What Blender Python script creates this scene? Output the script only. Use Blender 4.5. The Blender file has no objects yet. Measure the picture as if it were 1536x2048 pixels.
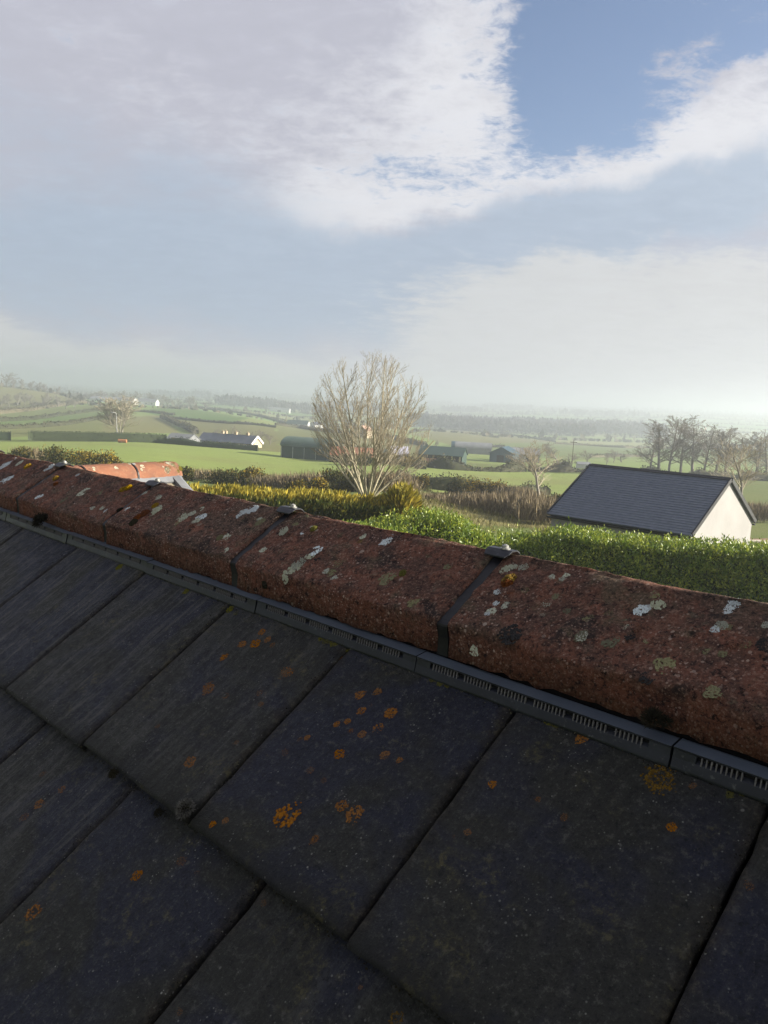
import bpy, math, random
import numpy as np
from mathutils import Vector, Matrix

sc = bpy.context.scene
COL = sc.collection
RNG = np.random.default_rng(7)
random.seed(7)
HC = 5.7                                    # eye height above the garden

# ------------------------------------------------------------------ camera
F_PX, PITCH, ROLL = 1626.0, math.radians(8.0), math.radians(2.86)
def _cam_rows():
    f = np.array([0, math.cos(PITCH), -math.sin(PITCH)])
    u = np.array([0, math.sin(PITCH), math.cos(PITCH)])
    x = np.array([1.0, 0, 0])
    c, s = math.cos(ROLL), math.sin(ROLL)
    return np.array([c * x + s * u, -s * x + c * u, f])
CR = _cam_rows()
EYE = np.array([0, 0, HC])
cd = bpy.data.cameras.new('camera')
cam = bpy.data.objects.new('camera', cd)
COL.objects.link(cam)
cd.sensor_fit = 'VERTICAL'
cd.sensor_height = 36.0
cd.lens = F_PX / 2048 * 36.0
cd.clip_start, cd.clip_end = 0.05, 20000
m = Matrix.Identity(4)
for i in range(3):
    m[i][0], m[i][1], m[i][2] = CR[0][i], CR[1][i], -CR[2][i]
m.translation = Vector(EYE)
cam.matrix_world = m
sc.camera = cam

# ------------------------------------------------------------------ node helper
class NB:
    def __init__(self, nt):
        self.nt = nt
    def n(self, t, ins=None, **props):
        nd = self.nt.nodes.new(t)
        for k, v in props.items():
            setattr(nd, k, v)
        for k, v in (ins or {}).items():
            self.set(nd.inputs[k], v)
        return nd
    def set(self, sock, v):
        if isinstance(v, bpy.types.NodeSocket):
            self.nt.links.new(v, sock)
        elif v is not None:
            if sock.type == 'RGBA' and len(v) == 3:
                v = (*v, 1)
            sock.default_value = v
    def m(self, op, a, b=None, c=None, clamp=False):
        nd = self.n('ShaderNodeMath', operation=op, use_clamp=clamp)
        for i, v in enumerate((a, b, c)):
            if v is not None:
                self.set(nd.inputs[i], v)
        return nd.outputs[0]
    def vm(self, op, a, b=None):
        nd = self.n('ShaderNodeVectorMath', operation=op)
        self.set(nd.inputs[0], a)
        if b is not None:
            self.set(nd.inputs[1], b)
        return nd.outputs[0]
    def mix(self, f, a, b):
        nd = self.n('ShaderNodeMix', data_type='RGBA')
        self.set(nd.inputs[0], f)
        self.set(nd.inputs[6], a)
        self.set(nd.inputs[7], b)
        return nd.outputs[2]
    def noise(self, vec, scale, detail=4, rough=0.55, dist=0.0, lac=2.0):
        nd = self.n('ShaderNodeTexNoise', {'Vector': vec, 'Scale': scale, 'Detail': detail, 'Roughness': rough, 'Distortion': dist, 'Lacunarity': lac})
        return nd.outputs['Fac']
    def vor(self, vec, scale, rnd=1.0):
        return self.n('ShaderNodeTexVoronoi', {'Vector': vec, 'Scale': scale, 'Randomness': rnd})
    def ss(self, x, a, b, lo=0.0, hi=1.0):
        nd = self.n('ShaderNodeMapRange', interpolation_type='SMOOTHSTEP')
        for k, v in (('Value', x), ('From Min', a), ('From Max', b), ('To Min', lo), ('To Max', hi)):
            self.set(nd.inputs[k], v)
        return nd.outputs[0]
    def mapv(self, vec, scale=(1, 1, 1), loc=(0, 0, 0), rot=(0, 0, 0)):
        return self.n('ShaderNodeMapping', {'Vector': vec, 'Scale': scale, 'Location': loc, 'Rotation': rot}).outputs[0]

# ------------------------------------------------------------------ pixel <-> world helpers (used to measure places only)
def pix_dir(px, py):
    d = CR.T @ np.array([(px - 768) / F_PX, -(py - 1024) / F_PX, 1.0])
    return d / np.linalg.norm(d)
def pix_az_slope(px, py):
    d = pix_dir(px, py)
    return math.atan2(d[0], d[1]), d[2] / math.hypot(d[0], d[1])
def az_el_deg(px, py):
    a, s = pix_az_slope(px, py)
    return math.degrees(a), math.degrees(math.atan(s))

# ------------------------------------------------------------------ sun and sky
SUN_AZ, SUN_EL = math.radians(92), math.radians(20)
sl = bpy.data.lights.new('sun', 'SUN')
sl.energy, sl.angle, sl.color = 4.4, math.radians(0.55), (1.0, 0.92, 0.78)
sun = bpy.data.objects.new('sun', sl)
COL.objects.link(sun)
sdir = Vector((math.sin(SUN_AZ) * math.cos(SUN_EL), math.cos(SUN_AZ) * math.cos(SUN_EL), math.sin(SUN_EL)))
sun.rotation_euler = sdir.to_track_quat('Z', 'Y').to_euler()
sun.location = (0, 0, 60)

W = bpy.data.worlds.new('World')
sc.world = W
W.use_nodes = True
wt = W.node_tree
wt.nodes.clear()
b = NB(wt)
wout = b.n('ShaderNodeOutputWorld')
sky = b.n('ShaderNodeTexSky', sky_type='NISHITA', sun_disc=False)
sky.sun_elevation, sky.sun_rotation = SUN_EL, SUN_AZ
sky.air_density, sky.dust_density, sky.ozone_density = 1.0, 0.8, 4.0
bg_sky = b.n('ShaderNodeBackground', {'Color': b.vm('MULTIPLY', sky.outputs[0], (1.32, 1.06, 0.96)), 'Strength': 0.05})
gen = b.n('ShaderNodeTexCoord').outputs['Generated']
sx = b.n('ShaderNodeSeparateXYZ', {0: gen})
X, Y, Z = sx.outputs
AZ = b.m('MULTIPLY', b.m('ARCTAN2', X, Y), 57.29578)
EL = b.m('MULTIPLY', b.m('ARCSINE', Z), 57.29578)
# cloud-layer coordinates: direction projected on a sheet overhead
den = b.m('ADD', b.m('MAXIMUM', Z, 0.0), 0.16)
cp = b.n('ShaderNodeCombineXYZ', {0: b.m('DIVIDE', X, den), 1: b.m('DIVIDE', Y, den), 2: 0.0}).outputs[0]
n_big = b.noise(cp, 1.1, 5, 0.55, 0.3)
n_mid = b.noise(b.mapv(cp, (1, 1, 1), (3.1, 7.7, 0)), 3.0, 8, 0.62, 0.5)
n_fin = b.noise(b.mapv(cp, (1, 1.6, 1), (9.1, 1.7, 0), (0, 0, 0.5)), 7.0, 10, 0.66, 0.4)
ang = b.n('ShaderNodeCombineXYZ', {0: AZ, 1: EL, 2: 0.0}).outputs[0]
w1 = b.n('ShaderNodeTexNoise', {'Vector': ang, 'Scale': 0.13, 'Detail': 7, 'Roughness': 0.6})
w1s = b.n('ShaderNodeSeparateColor', {0: w1.outputs['Color']})
def warp(amp):
    a = b.m('ADD', AZ, b.m('MULTIPLY', b.m('SUBTRACT', w1s.outputs[0], 0.5), amp))
    e = b.m('ADD', EL, b.m('MULTIPLY', b.m('SUBTRACT', w1s.outputs[1], 0.5), amp * 0.7))
    return a, e
WA = {3: warp(3.0), 8: warp(8.0)}
def blob(px, py, rx, ry, rot=0.0, soft=0.9, wk=8):
    """elliptical soft region of the sky, centre and radii measured in photo pixels, rotation in degrees (clockwise in the photo)"""
    a0, e0 = az_el_deg(px, py)
    k = 0.0345
    A, E = WA[wk]
    c, s = math.cos(math.radians(-rot)), math.sin(math.radians(-rot))
    da, de = b.m('SUBTRACT', A, a0), b.m('SUBTRACT', E, e0)
    u = b.m('DIVIDE', b.m('ADD', b.m('MULTIPLY', da, c), b.m('MULTIPLY', de, s)), rx * k)
    v = b.m('DIVIDE', b.m('ADD', b.m('MULTIPLY', da, -s), b.m('MULTIPLY', de, c)), ry * k)
    d = b.m('SQRT', b.m('ADD', b.m('MULTIPLY', u, u), b.m('MULTIPLY', v, v)))
    return b.ss(d, 1 - soft * 0.5, 1 + soft * 0.5, 1.0, 0.0)
def total(items):
    acc = None
    for wgt, sk in items:
        t = b.m('MULTIPLY', sk, wgt)
        acc = t if acc is None else b.m('ADD', acc, t)
    return acc
# holes in the cloud where blue shows
n_wsp = b.noise(b.mapv(cp, (1, 1, 1), (5.3, 2.2, 0), (0, 0, 0.3)), 16.0, 10, 0.68, 0.7)
def nz(n, k):
    return b.m('MULTIPLY', b.m('SUBTRACT', n, 0.5), k)
def add(*xs):
    acc = xs[0]
    for x in xs[1:]:
        acc = b.m('ADD', acc, x)
    return acc
blue = total([
    (0.95, blob(1410, 20, 370, 175, 0, 1.1)),
    (0.75, blob(1150, 120, 120, 115, -8, 1.8)),
    (0.40, blob(1215, 215, 170, 50, 6, 1.6)),
    (0.50, blob(810, 352, 150, 30, 5, 1.5)),
    (0.34, blob(1190, 292, 190, 30, 4, 1.5)),
    (0.28, blob(1010, 330, 200, 40, 8, 1.6)),
    (0.16, blob(330, 585, 420, 50, 0, 1.6)),
    (-0.62, blob(1312, 165, 66, 36, -25, 1.6)),
    (-0.62, blob(1440, 200, 100, 36, -14, 1.6)),
    (-0.40, blob(1515, 158, 50, 28, -10, 1.6)),
    (-0.40, blob(1470, 300, 200, 80, -14, 1.5)),
])
elsewhere = b.ss(b.m('ABSOLUTE', AZ), 40, 80)
blue = b.m('ADD', blue, b.m('MULTIPLY', elsewhere, b.ss(n_big, 0.45, 0.65, 0.0, 0.8)))
n_cum = b.noise(b.mapv(cp, (1, 1.2, 1), (1.3, 6.2, 0)), 26.0, 9, 0.7, 0.9)
gap = b.ss(add(blue, nz(n_fin, 1.15), nz(n_mid, 0.5), nz(n_wsp, 1.3), nz(n_cum, 1.0)), 0.20, 0.92)
# sunlit white parts
white = total([
    (0.62, blob(985, 110, 130, 200, 12, 1.5)),
    (0.45, blob(800, 260, 240, 150, -30, 1.7)),
    (0.62, blob(660, 420, 230, 75, -18, 1.5)),
    (0.80, blob(1460, 330, 190, 85, -16, 1.4)),
    (0.60, blob(1190, 300, 200, 45, -3, 1.4)),
    (0.45, blob(1060, 375, 260, 45, -6, 1.4)),
    (0.45, blob(1380, 180, 170, 60, -12, 1.5)),
    (0.22, blob(180, 400, 160, 40, 4, 1.7)),
    (0.18, blob(360, 230, 180, 90, 20, 1.8)),
])
whf = b.ss(add(white, nz(n_mid, 0.6), nz(n_fin, 1.0), nz(n_wsp, 0.9), nz(n_cum, 0.5)), 0.0, 1.0)
# thinner blue grey sheet
greyb = total([
    (1.25, blob(1230, 420, 330, 62, -8, 1.1)),
    (0.75, blob(1000, 520, 480, 75, -6, 1.4)),
    (0.80, blob(330, 560, 600, 110, 2, 1.5)),
    (0.55, blob(740, 590, 380, 90, 2, 1.4)),
    (0.55, blob(60, 400, 300, 140, 0, 1.7)),
    (0.40, blob(480, 390, 140, 70, 0, 1.7)),
    (0.22, blob(120, 230, 300, 70, 20, 1.7)),
])
gb = b.ss(add(greyb, nz(n_mid, 0.9), nz(n_fin, 0.85), nz(n_wsp, 0.4)), 0.0, 1.2)
# low creamy banks towards the horizon
low = total([
    (1.0, blob(1330, 735, 560, 190, 4, 0.75)),
    (0.60, blob(1080, 620, 190, 80, -26, 1.4)),
    (0.35, blob(1480, 560, 140, 50, 10, 1.4)),
    (1.0, blob(-60, 800, 700, 165, 11, 0.55)),
    (0.45, blob(560, 735, 90, 28, 10, 1.3, 3)),
    (0.7, blob(768, 815, 1400, 80, 3, 1.4)),
])
lw = b.ss(add(low, nz(n_fin, 1.25), nz(n_wsp, 1.1)), 0.20, 1.0)
lw = b.m('MAXIMUM', lw, b.m('MULTIPLY', elsewhere, b.ss(EL, 3, 12, 1.0, 0.0)))
cloud = b.mix(whf, (0.445, 0.452, 0.522), (0.66, 0.665, 0.70))
cloud = b.mix(b.m('MULTIPLY', gb, 0.9), cloud, (0.350, 0.425, 0.530))
cloud = b.mix(b.m('MULTIPLY', lw, 0.92), cloud, (0.560, 0.565, 0.572))
tex = add(0.83, b.m('MULTIPLY', n_fin, 0.20), b.m('MULTIPLY', n_mid, 0.08), b.m('MULTIPLY', n_wsp, 0.08))
cloud = b.vm('MULTIPLY', cloud, b.n('ShaderNodeCombineXYZ', {0: tex, 1: tex, 2: tex}).outputs[0])
bg_cloud = b.n('ShaderNodeBackground', {'Color': cloud, 'Strength': 0.36})
cover = b.m('SUBTRACT', 1.0, b.m('MULTIPLY', gap, b.ss(EL, 4, 9)))
wmix = b.n('ShaderNodeMixShader', {0: cover, 1: bg_sky.outputs[0], 2: bg_cloud.outputs[0]})
wt.links.new(wmix.outputs[0], wout.inputs[0])

sc.view_settings.view_transform = 'Standard'
sc.view_settings.look = 'None'
sc.view_settings.exposure = 1.7
sc.view_settings.gamma = 1.0
sc.render.engine = 'CYCLES'
sc.cycles.use_denoising = True
sc.cycles.max_bounces = 6
sc.cycles.diffuse_bounces = 3
sc.cycles.volume_bounces = 1
sc.cycles.transparent_max_bounces = 8

# ------------------------------------------------------------------ mesh helpers
class MB:
    def __init__(self):
        self.v, self.f, self.nv = [], [], 0
    def add(self, verts, faces):
        o = self.nv
        self.v.append(np.asarray(verts, float).reshape(-1, 3))
        self.f += [tuple(i + o for i in fc) for fc in faces]
        self.nv += len(self.v[-1])
        return self
    def box(self, c, s, R=None, taper=1.0):
        x, y, z = np.array(s) / 2
        vs = np.array([[-x, -y, -z], [x, -y, -z], [x, y, -z], [-x, y, -z],
                       [-x * taper, -y * taper, z], [x * taper, -y * taper, z], [x * taper, y * taper, z], [-x * taper, y * taper, z]])
        if R is not None:
            vs = vs @ np.asarray(R).T
        return self.add(vs + np.array(c), [(0, 3, 2, 1), (4, 5, 6, 7), (0, 1, 5, 4), (1, 2, 6, 5), (2, 3, 7, 6), (3, 0, 4, 7)])
    def tube(self, p, q, r0, r1, n=8, cap=True):
        p, q = np.array(p, float), np.array(q, float)
        d = q - p
        d /= np.linalg.norm(d) + 1e-12
        a = np.cross(d, [0, 0, 1.0] if abs(d[2]) < 0.9 else [1.0, 0, 0])
        a /= np.linalg.norm(a)
        c = np.cross(d, a)
        t = np.arange(n) * 2 * math.pi / n
        ring = np.outer(np.cos(t), a) + np.outer(np.sin(t), c)
        fs = [(i, (i + 1) % n, n + (i + 1) % n, n + i) for i in range(n)]
        if cap:
            fs += [tuple(range(n - 1, -1, -1)), tuple(range(n, 2 * n))]
        return self.add(np.vstack([p + ring * r0, q + ring * r1]), fs)
    def prism(self, poly, depth, origin, ax, ay, az):
        """closed polygon (in ax, ay) pushed along az by depth"""
        ax, ay, az, o = (np.array(t, float) for t in (ax, ay, az, origin))
        n = len(poly)
        base = np.array([o + ax * p[0] + ay * p[1] for p in poly])
        fs = [(i, (i + 1) % n, n + (i + 1) % n, n + i) for i in range(n)] + [tuple(range(n - 1, -1, -1)), tuple(range(n, 2 * n))]
        return self.add(np.vstack([base, base + az * depth]), fs)
    def mesh(self, name, mat=None, smooth=False):
        me = bpy.data.meshes.new(name)
        vs = np.vstack(self.v) if self.v else np.zeros((0, 3))
        me.from_pydata(vs.tolist(), [], self.f)
        if mat:
            me.materials.append(mat)
        if smooth:
            me.polygons.foreach_set('use_smooth', [True] * len(me.polygons))
        me.update()
        return me
    def build(self, name, mat=None, parent=None, smooth=False):
        return link(name, self.mesh(name, mat, smooth), parent)

def link(name, me, parent=None):
    o = bpy.data.objects.new(name, me)
    COL.objects.link(o)
    if parent is not None:
        o.parent = parent
    return o
def tag(o, label=None, cat=None, group=None, kind=None):
    for k, v in (('label', label), ('category', cat), ('group', group), ('kind', kind)):
        if v:
            o[k] = v
    return o
def empty(name, loc=(0, 0, 0), rz=0.0):
    o = bpy.data.objects.new(name, None)
    COL.objects.link(o)
    o.location = loc
    o.rotation_euler = (0, 0, rz)
    o.empty_display_size = 0.2
    return o
def copy_tree(o, parent=None):
    c = o.copy()
    COL.objects.link(c)
    c.parent = parent
    for ch in o.children:
        copy_tree(ch, c)
    return c
def fast_mesh(name, V, Fq, mat, smooth=False):
    """quads given as (n,4) index array (or tris (n,3))"""
    me = bpy.data.meshes.new(name)
    V = np.ascontiguousarray(V, np.float32)
    Fq = np.ascontiguousarray(Fq, np.int32)
    n, k = Fq.shape
    me.vertices.add(len(V))
    me.vertices.foreach_set('co', V.ravel())
    me.loops.add(n * k)
    me.loops.foreach_set('vertex_index', Fq.ravel())
    me.polygons.add(n)
    me.polygons.foreach_set('loop_start', np.arange(0, n * k, k, dtype=np.int32))
    if smooth:
        me.polygons.foreach_set('use_smooth', np.ones(n, bool))
    if mat:
        me.materials.append(mat)
    me.update(calc_edges=True)
    me.validate()
    return me
def unit(v):
    return v / (np.linalg.norm(v, axis=-1, keepdims=True) + 1e-12)
def leaf_cards(C, D, L, Wd, rng, fold=0.25, nrm=None):
    """one folded leaf-shaped face pair per point: base, left, tip, right; D long axis; L, Wd arrays"""
    n = len(C)
    D = unit(D)
    r = nrm if nrm is not None else rng.normal(size=(n, 3))
    Sd = unit(np.cross(D, r))
    Nn = np.cross(Sd, D)
    L = np.broadcast_to(L, n)[:, None]
    Wd = np.broadcast_to(Wd, n)[:, None]
    mid = C + D * L * 0.5 + Nn * Wd * fold
    V = np.stack([C, mid - Sd * Wd * 0.5 , C + D * L, mid + Sd * Wd * 0.5], 1).reshape(-1, 3)
    i = np.arange(n) * 4
    T = np.concatenate([np.stack([i, i + 1, i + 2], 1), np.stack([i, i + 2, i + 3], 1)])
    return V, T

# ------------------------------------------------------------------ materials
MATS = {}
def principled(name, base, rough=0.7, spec=0.3, metal=0.0, bump=None, bdist=0.01, **kw):
    mt = bpy.data.materials.new(name)
    mt.use_nodes = True
    nt = mt.node_tree
    bb = NB(nt)
    P = nt.nodes['Principled BSDF']
    MATS[name] = mt
    def S(k, v):
        bb.set(P.inputs[k], v)
    if callable(base):
        res = base(bb)
        if isinstance(res, dict):
            base, rough, bump = res.get('c'), res.get('r', rough), res.get('b', bump)
            if 'n' in res:
                bdist = res['n']
        else:
            base = res
    S('Base Color', base)
    S('Roughness', rough)
    S('Specular IOR Level', spec)
    S('Metallic', metal)
    for k, v in kw.items():
        S(k.replace('_', ' '), v)
    if bump is not None:
        bn = bb.n('ShaderNodeBump', {'Height': bump, 'Distance': bdist, 'Strength': 1.0})
        S('Normal', bn.outputs[0])
    return mt
def obj_co(bb, scale_rnd=20.0):
    tc = bb.n('ShaderNodeTexCoord').outputs['Object']
    rnd = bb.n('ShaderNodeObjectInfo').outputs['Random']
    off = bb.n('ShaderNodeCombineXYZ', {0: bb.m('MULTIPLY', rnd, scale_rnd), 1: bb.m('MULTIPLY', rnd, scale_rnd * 1.7), 2: 0.0}).outputs[0]
    return bb.vm('ADD', tc, off), tc, rnd

def m_tile(bb):
    v, tc, rnd = obj_co(bb)
    big = bb.noise(v, 5.0, 4, 0.55, 0.6)
    med = bb.noise(v, 24, 6, 0.68)
    g1 = bb.noise(v, 85, 6, 0.78)
    streak = bb.noise(bb.mapv(v, (55, 5.0, 55)), 1.0, 6, 0.72, 0.4)
    fine = bb.noise(v, 240, 4, 0.8)
    c = bb.mix(bb.ss(big, 0.44, 0.56), (0.0130, 0.0150, 0.0305), (0.0205, 0.0205, 0.0175))
    c = bb.mix(bb.ss(bb.noise(bb.mapv(v, (1, 1, 1), (3, 8, 1)), 7, 4, 0.6, 0.5), 0.55, 0.68, 0.0, 0.7), c, (0.0095, 0.0105, 0.0215))
    c = bb.mix(bb.ss(med, 0.52, 0.78, 0.0, 0.6), c, (0.032, 0.030, 0.023))
    worn = bb.m('ADD', bb.m('MULTIPLY', bb.n('ShaderNodeObjectInfo').outputs['Object Index'], 0.45), bb.ss(rnd, 0.4, 1.0, 0.04, 0.35), clamp=True)
    c = bb.mix(bb.m('MULTIPLY', bb.ss(streak, 0.47, 0.66), worn), c, (0.082, 0.079, 0.073))
    c = bb.mix(bb.ss(g1, 0.53, 0.66, 0.0, 0.8), c, (0.082, 0.077, 0.068))
    c = bb.mix(bb.ss(g1, 0.47, 0.34, 0.0, 0.85), c, (0.0030, 0.0032, 0.0048))
    c = bb.mix(bb.ss(fine, 0.55, 0.70, 0.0, 0.6), c, (0.090, 0.086, 0.080))
    c = bb.mix(bb.ss(fine, 0.47, 0.34, 0.0, 0.7), c, (0.003, 0.003, 0.004))
    # grime along the side and head edges
    s3 = bb.n('ShaderNodeSeparateXYZ', {0: tc}).outputs
    edge = bb.ss(bb.m('ADD', bb.m('ABSOLUTE', s3[0]), bb.m('MULTIPLY', bb.m('SUBTRACT', med, 0.5), 0.05)), 0.128, 0.150)
    c = bb.mix(bb.m('MULTIPLY', edge, 0.65), c, bb.mix(bb.ss(g1, 0.4, 0.65), (0.010, 0.008, 0.006), (0.055, 0.043, 0.028)))
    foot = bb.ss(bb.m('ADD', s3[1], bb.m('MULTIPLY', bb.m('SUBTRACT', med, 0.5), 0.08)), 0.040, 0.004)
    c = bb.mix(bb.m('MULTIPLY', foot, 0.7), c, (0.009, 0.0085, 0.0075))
    moss = bb.m('MULTIPLY', bb.ss(bb.noise(v, 9, 6, 0.7), 0.53, 0.68), bb.ss(g1, 0.46, 0.60))
    c = bb.mix(bb.m('MULTIPLY', moss, 0.75), c, (0.085, 0.072, 0.026))
    clump = bb.ss(bb.noise(v, 11, 4, 0.65), 0.44, 0.66, 0.12, 1.0)
    for sc_, thr, rad in ((120, 0.84, 0.20), (55, 0.93, 0.13), (230, 0.72, 0.26)):
        vo = bb.vor(bb.mapv(v, (1, 1, 1), (sc_ * .1, 3, 1)), sc_)
        rn = bb.n('ShaderNodeSeparateColor', {0: vo.outputs['Color']}).outputs
        sp = bb.m('MULTIPLY', bb.m('MULTIPLY', bb.ss(vo.outputs['Distance'], rad, rad * 0.5), bb.m('GREATER_THAN', rn[0], thr)), bb.m('MULTIPLY', clump, bb.m('MULTIPLY_ADD', rn[1], 0.8, 0.15)))
        c = bb.mix(sp, c, (0.30, 0.29, 0.26))
    h = bb.m('ADD', bb.m('MULTIPLY', fine, 0.5), bb.m('ADD', bb.m('MULTIPLY', g1, 1.0), bb.m('MULTIPLY', streak, 0.5)))
    return {'c': c, 'r': bb.ss(med, 0.3, 0.7, 0.50, 0.72), 'b': h, 'n': 0.007}
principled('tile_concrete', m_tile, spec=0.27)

def m_ridge(bb):
    v, tc, rnd = obj_co(bb)
    big = bb.noise(v, 7, 4, 0.6, 0.5)
    med = bb.noise(v, 30, 6, 0.68, 0.2)
    fine = bb.noise(v, 260, 4, 0.75)
    g1 = bb.noise(v, 95, 6, 0.8)
    pat = lambda off, sc_, lo, hi, k: bb.ss(bb.noise(bb.mapv(v, (1, 1, 1), (off, off * 1.7, off * .6)), sc_, 5, 0.66, 0.3), lo, hi, 0.0, k)
    c = bb.mix(bb.ss(med, 0.40, 0.60), (0.200, 0.082, 0.052), (0.112, 0.057, 0.042))
    c = bb.mix(pat(1.0, 6, 0.48, 0.62, 0.75), c, (0.115, 0.080, 0.056))
    c = bb.mix(pat(2.3, 13, 0.53, 0.63, 0.8), c, (0.030, 0.024, 0.022))
    c = bb.mix(pat(4.1, 17, 0.55, 0.66, 0.6), c, (0.14, 0.11, 0.066))
    c = bb.mix(pat(6.2, 21, 0.58, 0.67, 0.7), c, (0.30, 0.115, 0.072))
    c = bb.mix(pat(8.4, 30, 0.60, 0.70, 0.55), c, (0.13, 0.125, 0.085))
    z = bb.n('ShaderNodeSeparateXYZ', {0: tc}).outputs[2]
    c = bb.mix(bb.ss(bb.m('ADD', z, bb.m('MULTIPLY', med, 0.03)), -0.064, -0.082, 0.0, 0.5), c, (0.175, 0.055, 0.028))
    c = bb.mix(bb.ss(g1, 0.54, 0.68, 0.0, 0.7), c, (0.36, 0.21, 0.15))
    c = bb.mix(bb.ss(g1, 0.48, 0.36, 0.0, 0.95), c, (0.010, 0.007, 0.007))
    c = bb.mix(bb.ss(fine, 0.54, 0.68, 0.0, 0.7), c, (0.38, 0.23, 0.165))
    c = bb.mix(bb.ss(fine, 0.47, 0.36, 0.0, 0.7), c, (0.016, 0.011, 0.010))
    dens = bb.ss(bb.noise(v, 12, 4, 0.6), 0.36, 0.62, 0.15, 1.0)
    def specks(scale, thr, rad, col, c, off):
        vo = bb.vor(bb.mapv(v, (1, 1, 1), (off, off * 2, off)), scale)
        rn = bb.n('ShaderNodeSeparateColor', {0: vo.outputs['Color']}).outputs
        rr = bb.m('MULTIPLY', bb.m('MULTIPLY_ADD', rn[2], 0.9, 0.35), rad)
        s = bb.m('MULTIPLY', bb.m('MULTIPLY', bb.m('LESS_THAN', vo.outputs['Distance'], rr), bb.m('GREATER_THAN', rn[0], thr)), dens)
        return bb.mix(bb.m('MULTIPLY', s, bb.m('MULTIPLY_ADD', rn[1], 0.75, 0.2)), c, col)
    c = specks(230, 0.45, 0.32, (0.46, 0.32, 0.25), c, 1.3)
    c = specks(130, 0.72, 0.26, (0.52, 0.39, 0.31), c, 3.7)
    c = specks(60, 0.92, 0.20, (0.56, 0.47, 0.39), c, 5.1)
    h = bb.m('ADD', bb.m('ADD', bb.m('MULTIPLY', fine, 0.6), g1), bb.m('MULTIPLY', med, 0.7))
    return {'c': c, 'r': 0.88, 'b': h, 'n': 0.010}
principled('ridge_clay', m_ridge, spec=0.2)

def m_plastic(bb):
    v, tc, rnd = obj_co(bb)
    n1 = bb.noise(v, 22, 6, 0.65)
    n2 = bb.noise(v, 160, 3, 0.6)
    c = bb.mix(bb.ss(n1, 0.4, 0.75), (0.007, 0.0085, 0.0125), (0.020, 0.023, 0.029))
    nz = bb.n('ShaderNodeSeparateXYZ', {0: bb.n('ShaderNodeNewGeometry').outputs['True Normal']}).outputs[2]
    c = bb.mix(bb.ss(nz, 0.9, 0.98, 0.0, 0.85), c, bb.mix(n1, (0.060, 0.074, 0.094), (0.11, 0.13, 0.155)))  # upward faces paler: sky light on the ledge put into the colour
    c = bb.mix(bb.ss(n2, 0.6, 0.75, 0.0, 0.5), c, (0.10, 0.10, 0.095))
    return {'c': c, 'r': bb.ss(n1, 0.3, 0.7, 0.28, 0.48), 'b': n1, 'n': 0.001}
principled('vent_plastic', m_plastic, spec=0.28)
principled('vent_slot_shade', (0.004, 0.004, 0.005), 0.9)  # near-black: shade inside the slots put into the colour
principled('vent_fin', lambda bb: bb.mix(bb.noise(obj_co(bb)[0], 300, 2), (0.05, 0.05, 0.052), (0.16, 0.15, 0.14)), 0.6)
principled('underlay', (0.003, 0.003, 0.004), 0.9, 0.1)
principled('union_strip', lambda bb: bb.mix(bb.ss(bb.noise(obj_co(bb)[0], 60, 5, 0.7), 0.4, 0.7), (0.005, 0.005, 0.007), (0.016, 0.016, 0.019)), 0.5, 0.3)
principled('clip_metal', lambda bb: bb.mix(bb.ss(bb.noise(obj_co(bb)[0], 90, 5, 0.7), 0.4, 0.7), (0.012, 0.013, 0.018), (0.040, 0.044, 0.052)), 0.45, 0.5, 0.4)
principled('bolt_metal', lambda bb: bb.mix(bb.ss(bb.noise(obj_co(bb)[0], 200, 5, 0.7), 0.4, 0.7), (0.20, 0.20, 0.19), (0.42, 0.41, 0.36)), 0.45, 0.5, 0.5)

def crust(name, a, c2, rough=0.92):
    def f(bb):
        v, tc, rnd = obj_co(bb)
        n = bb.noise(v, 3.0, 4, 0.7)
        c = bb.mix(bb.ss(n, 0.35, 0.65), a, c2)
        hs = bb.n('ShaderNodeHueSaturation', {'Color': c, 'Value': bb.m('MULTIPLY_ADD', rnd, 0.5, 0.75), 'Saturation': bb.m('MULTIPLY_ADD', rnd, 0.3, 0.8)})
        return hs.outputs[0]
    return principled(name, f, rough, 0.15)
crust('lichen_orange', (0.24, 0.098, 0.012), (0.13, 0.050, 0.010))
crust('lichen_pale', (0.42, 0.42, 0.34), (0.30, 0.31, 0.22))
crust('lichen_white', (0.50, 0.53, 0.53), (0.38, 0.42, 0.41))
crust('lichen_green', (0.17, 0.155, 0.085), (0.115, 0.11, 0.06))
crust('lichen_black', (0.014, 0.013, 0.014), (0.03, 0.028, 0.026))
crust('moss_gold', (0.26, 0.165, 0.016), (0.10, 0.055, 0.012))
crust('moss_brown', (0.105, 0.062, 0.014), (0.050, 0.032, 0.010))
crust('moss_yellow', (0.135, 0.125, 0.022), (0.075, 0.070, 0.016))
crust('moss_dark', (0.030, 0.026, 0.014), (0.012, 0.011, 0.008))
crust('moss_rust', (0.14, 0.045, 0.012), (0.06, 0.02, 0.008))

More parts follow.
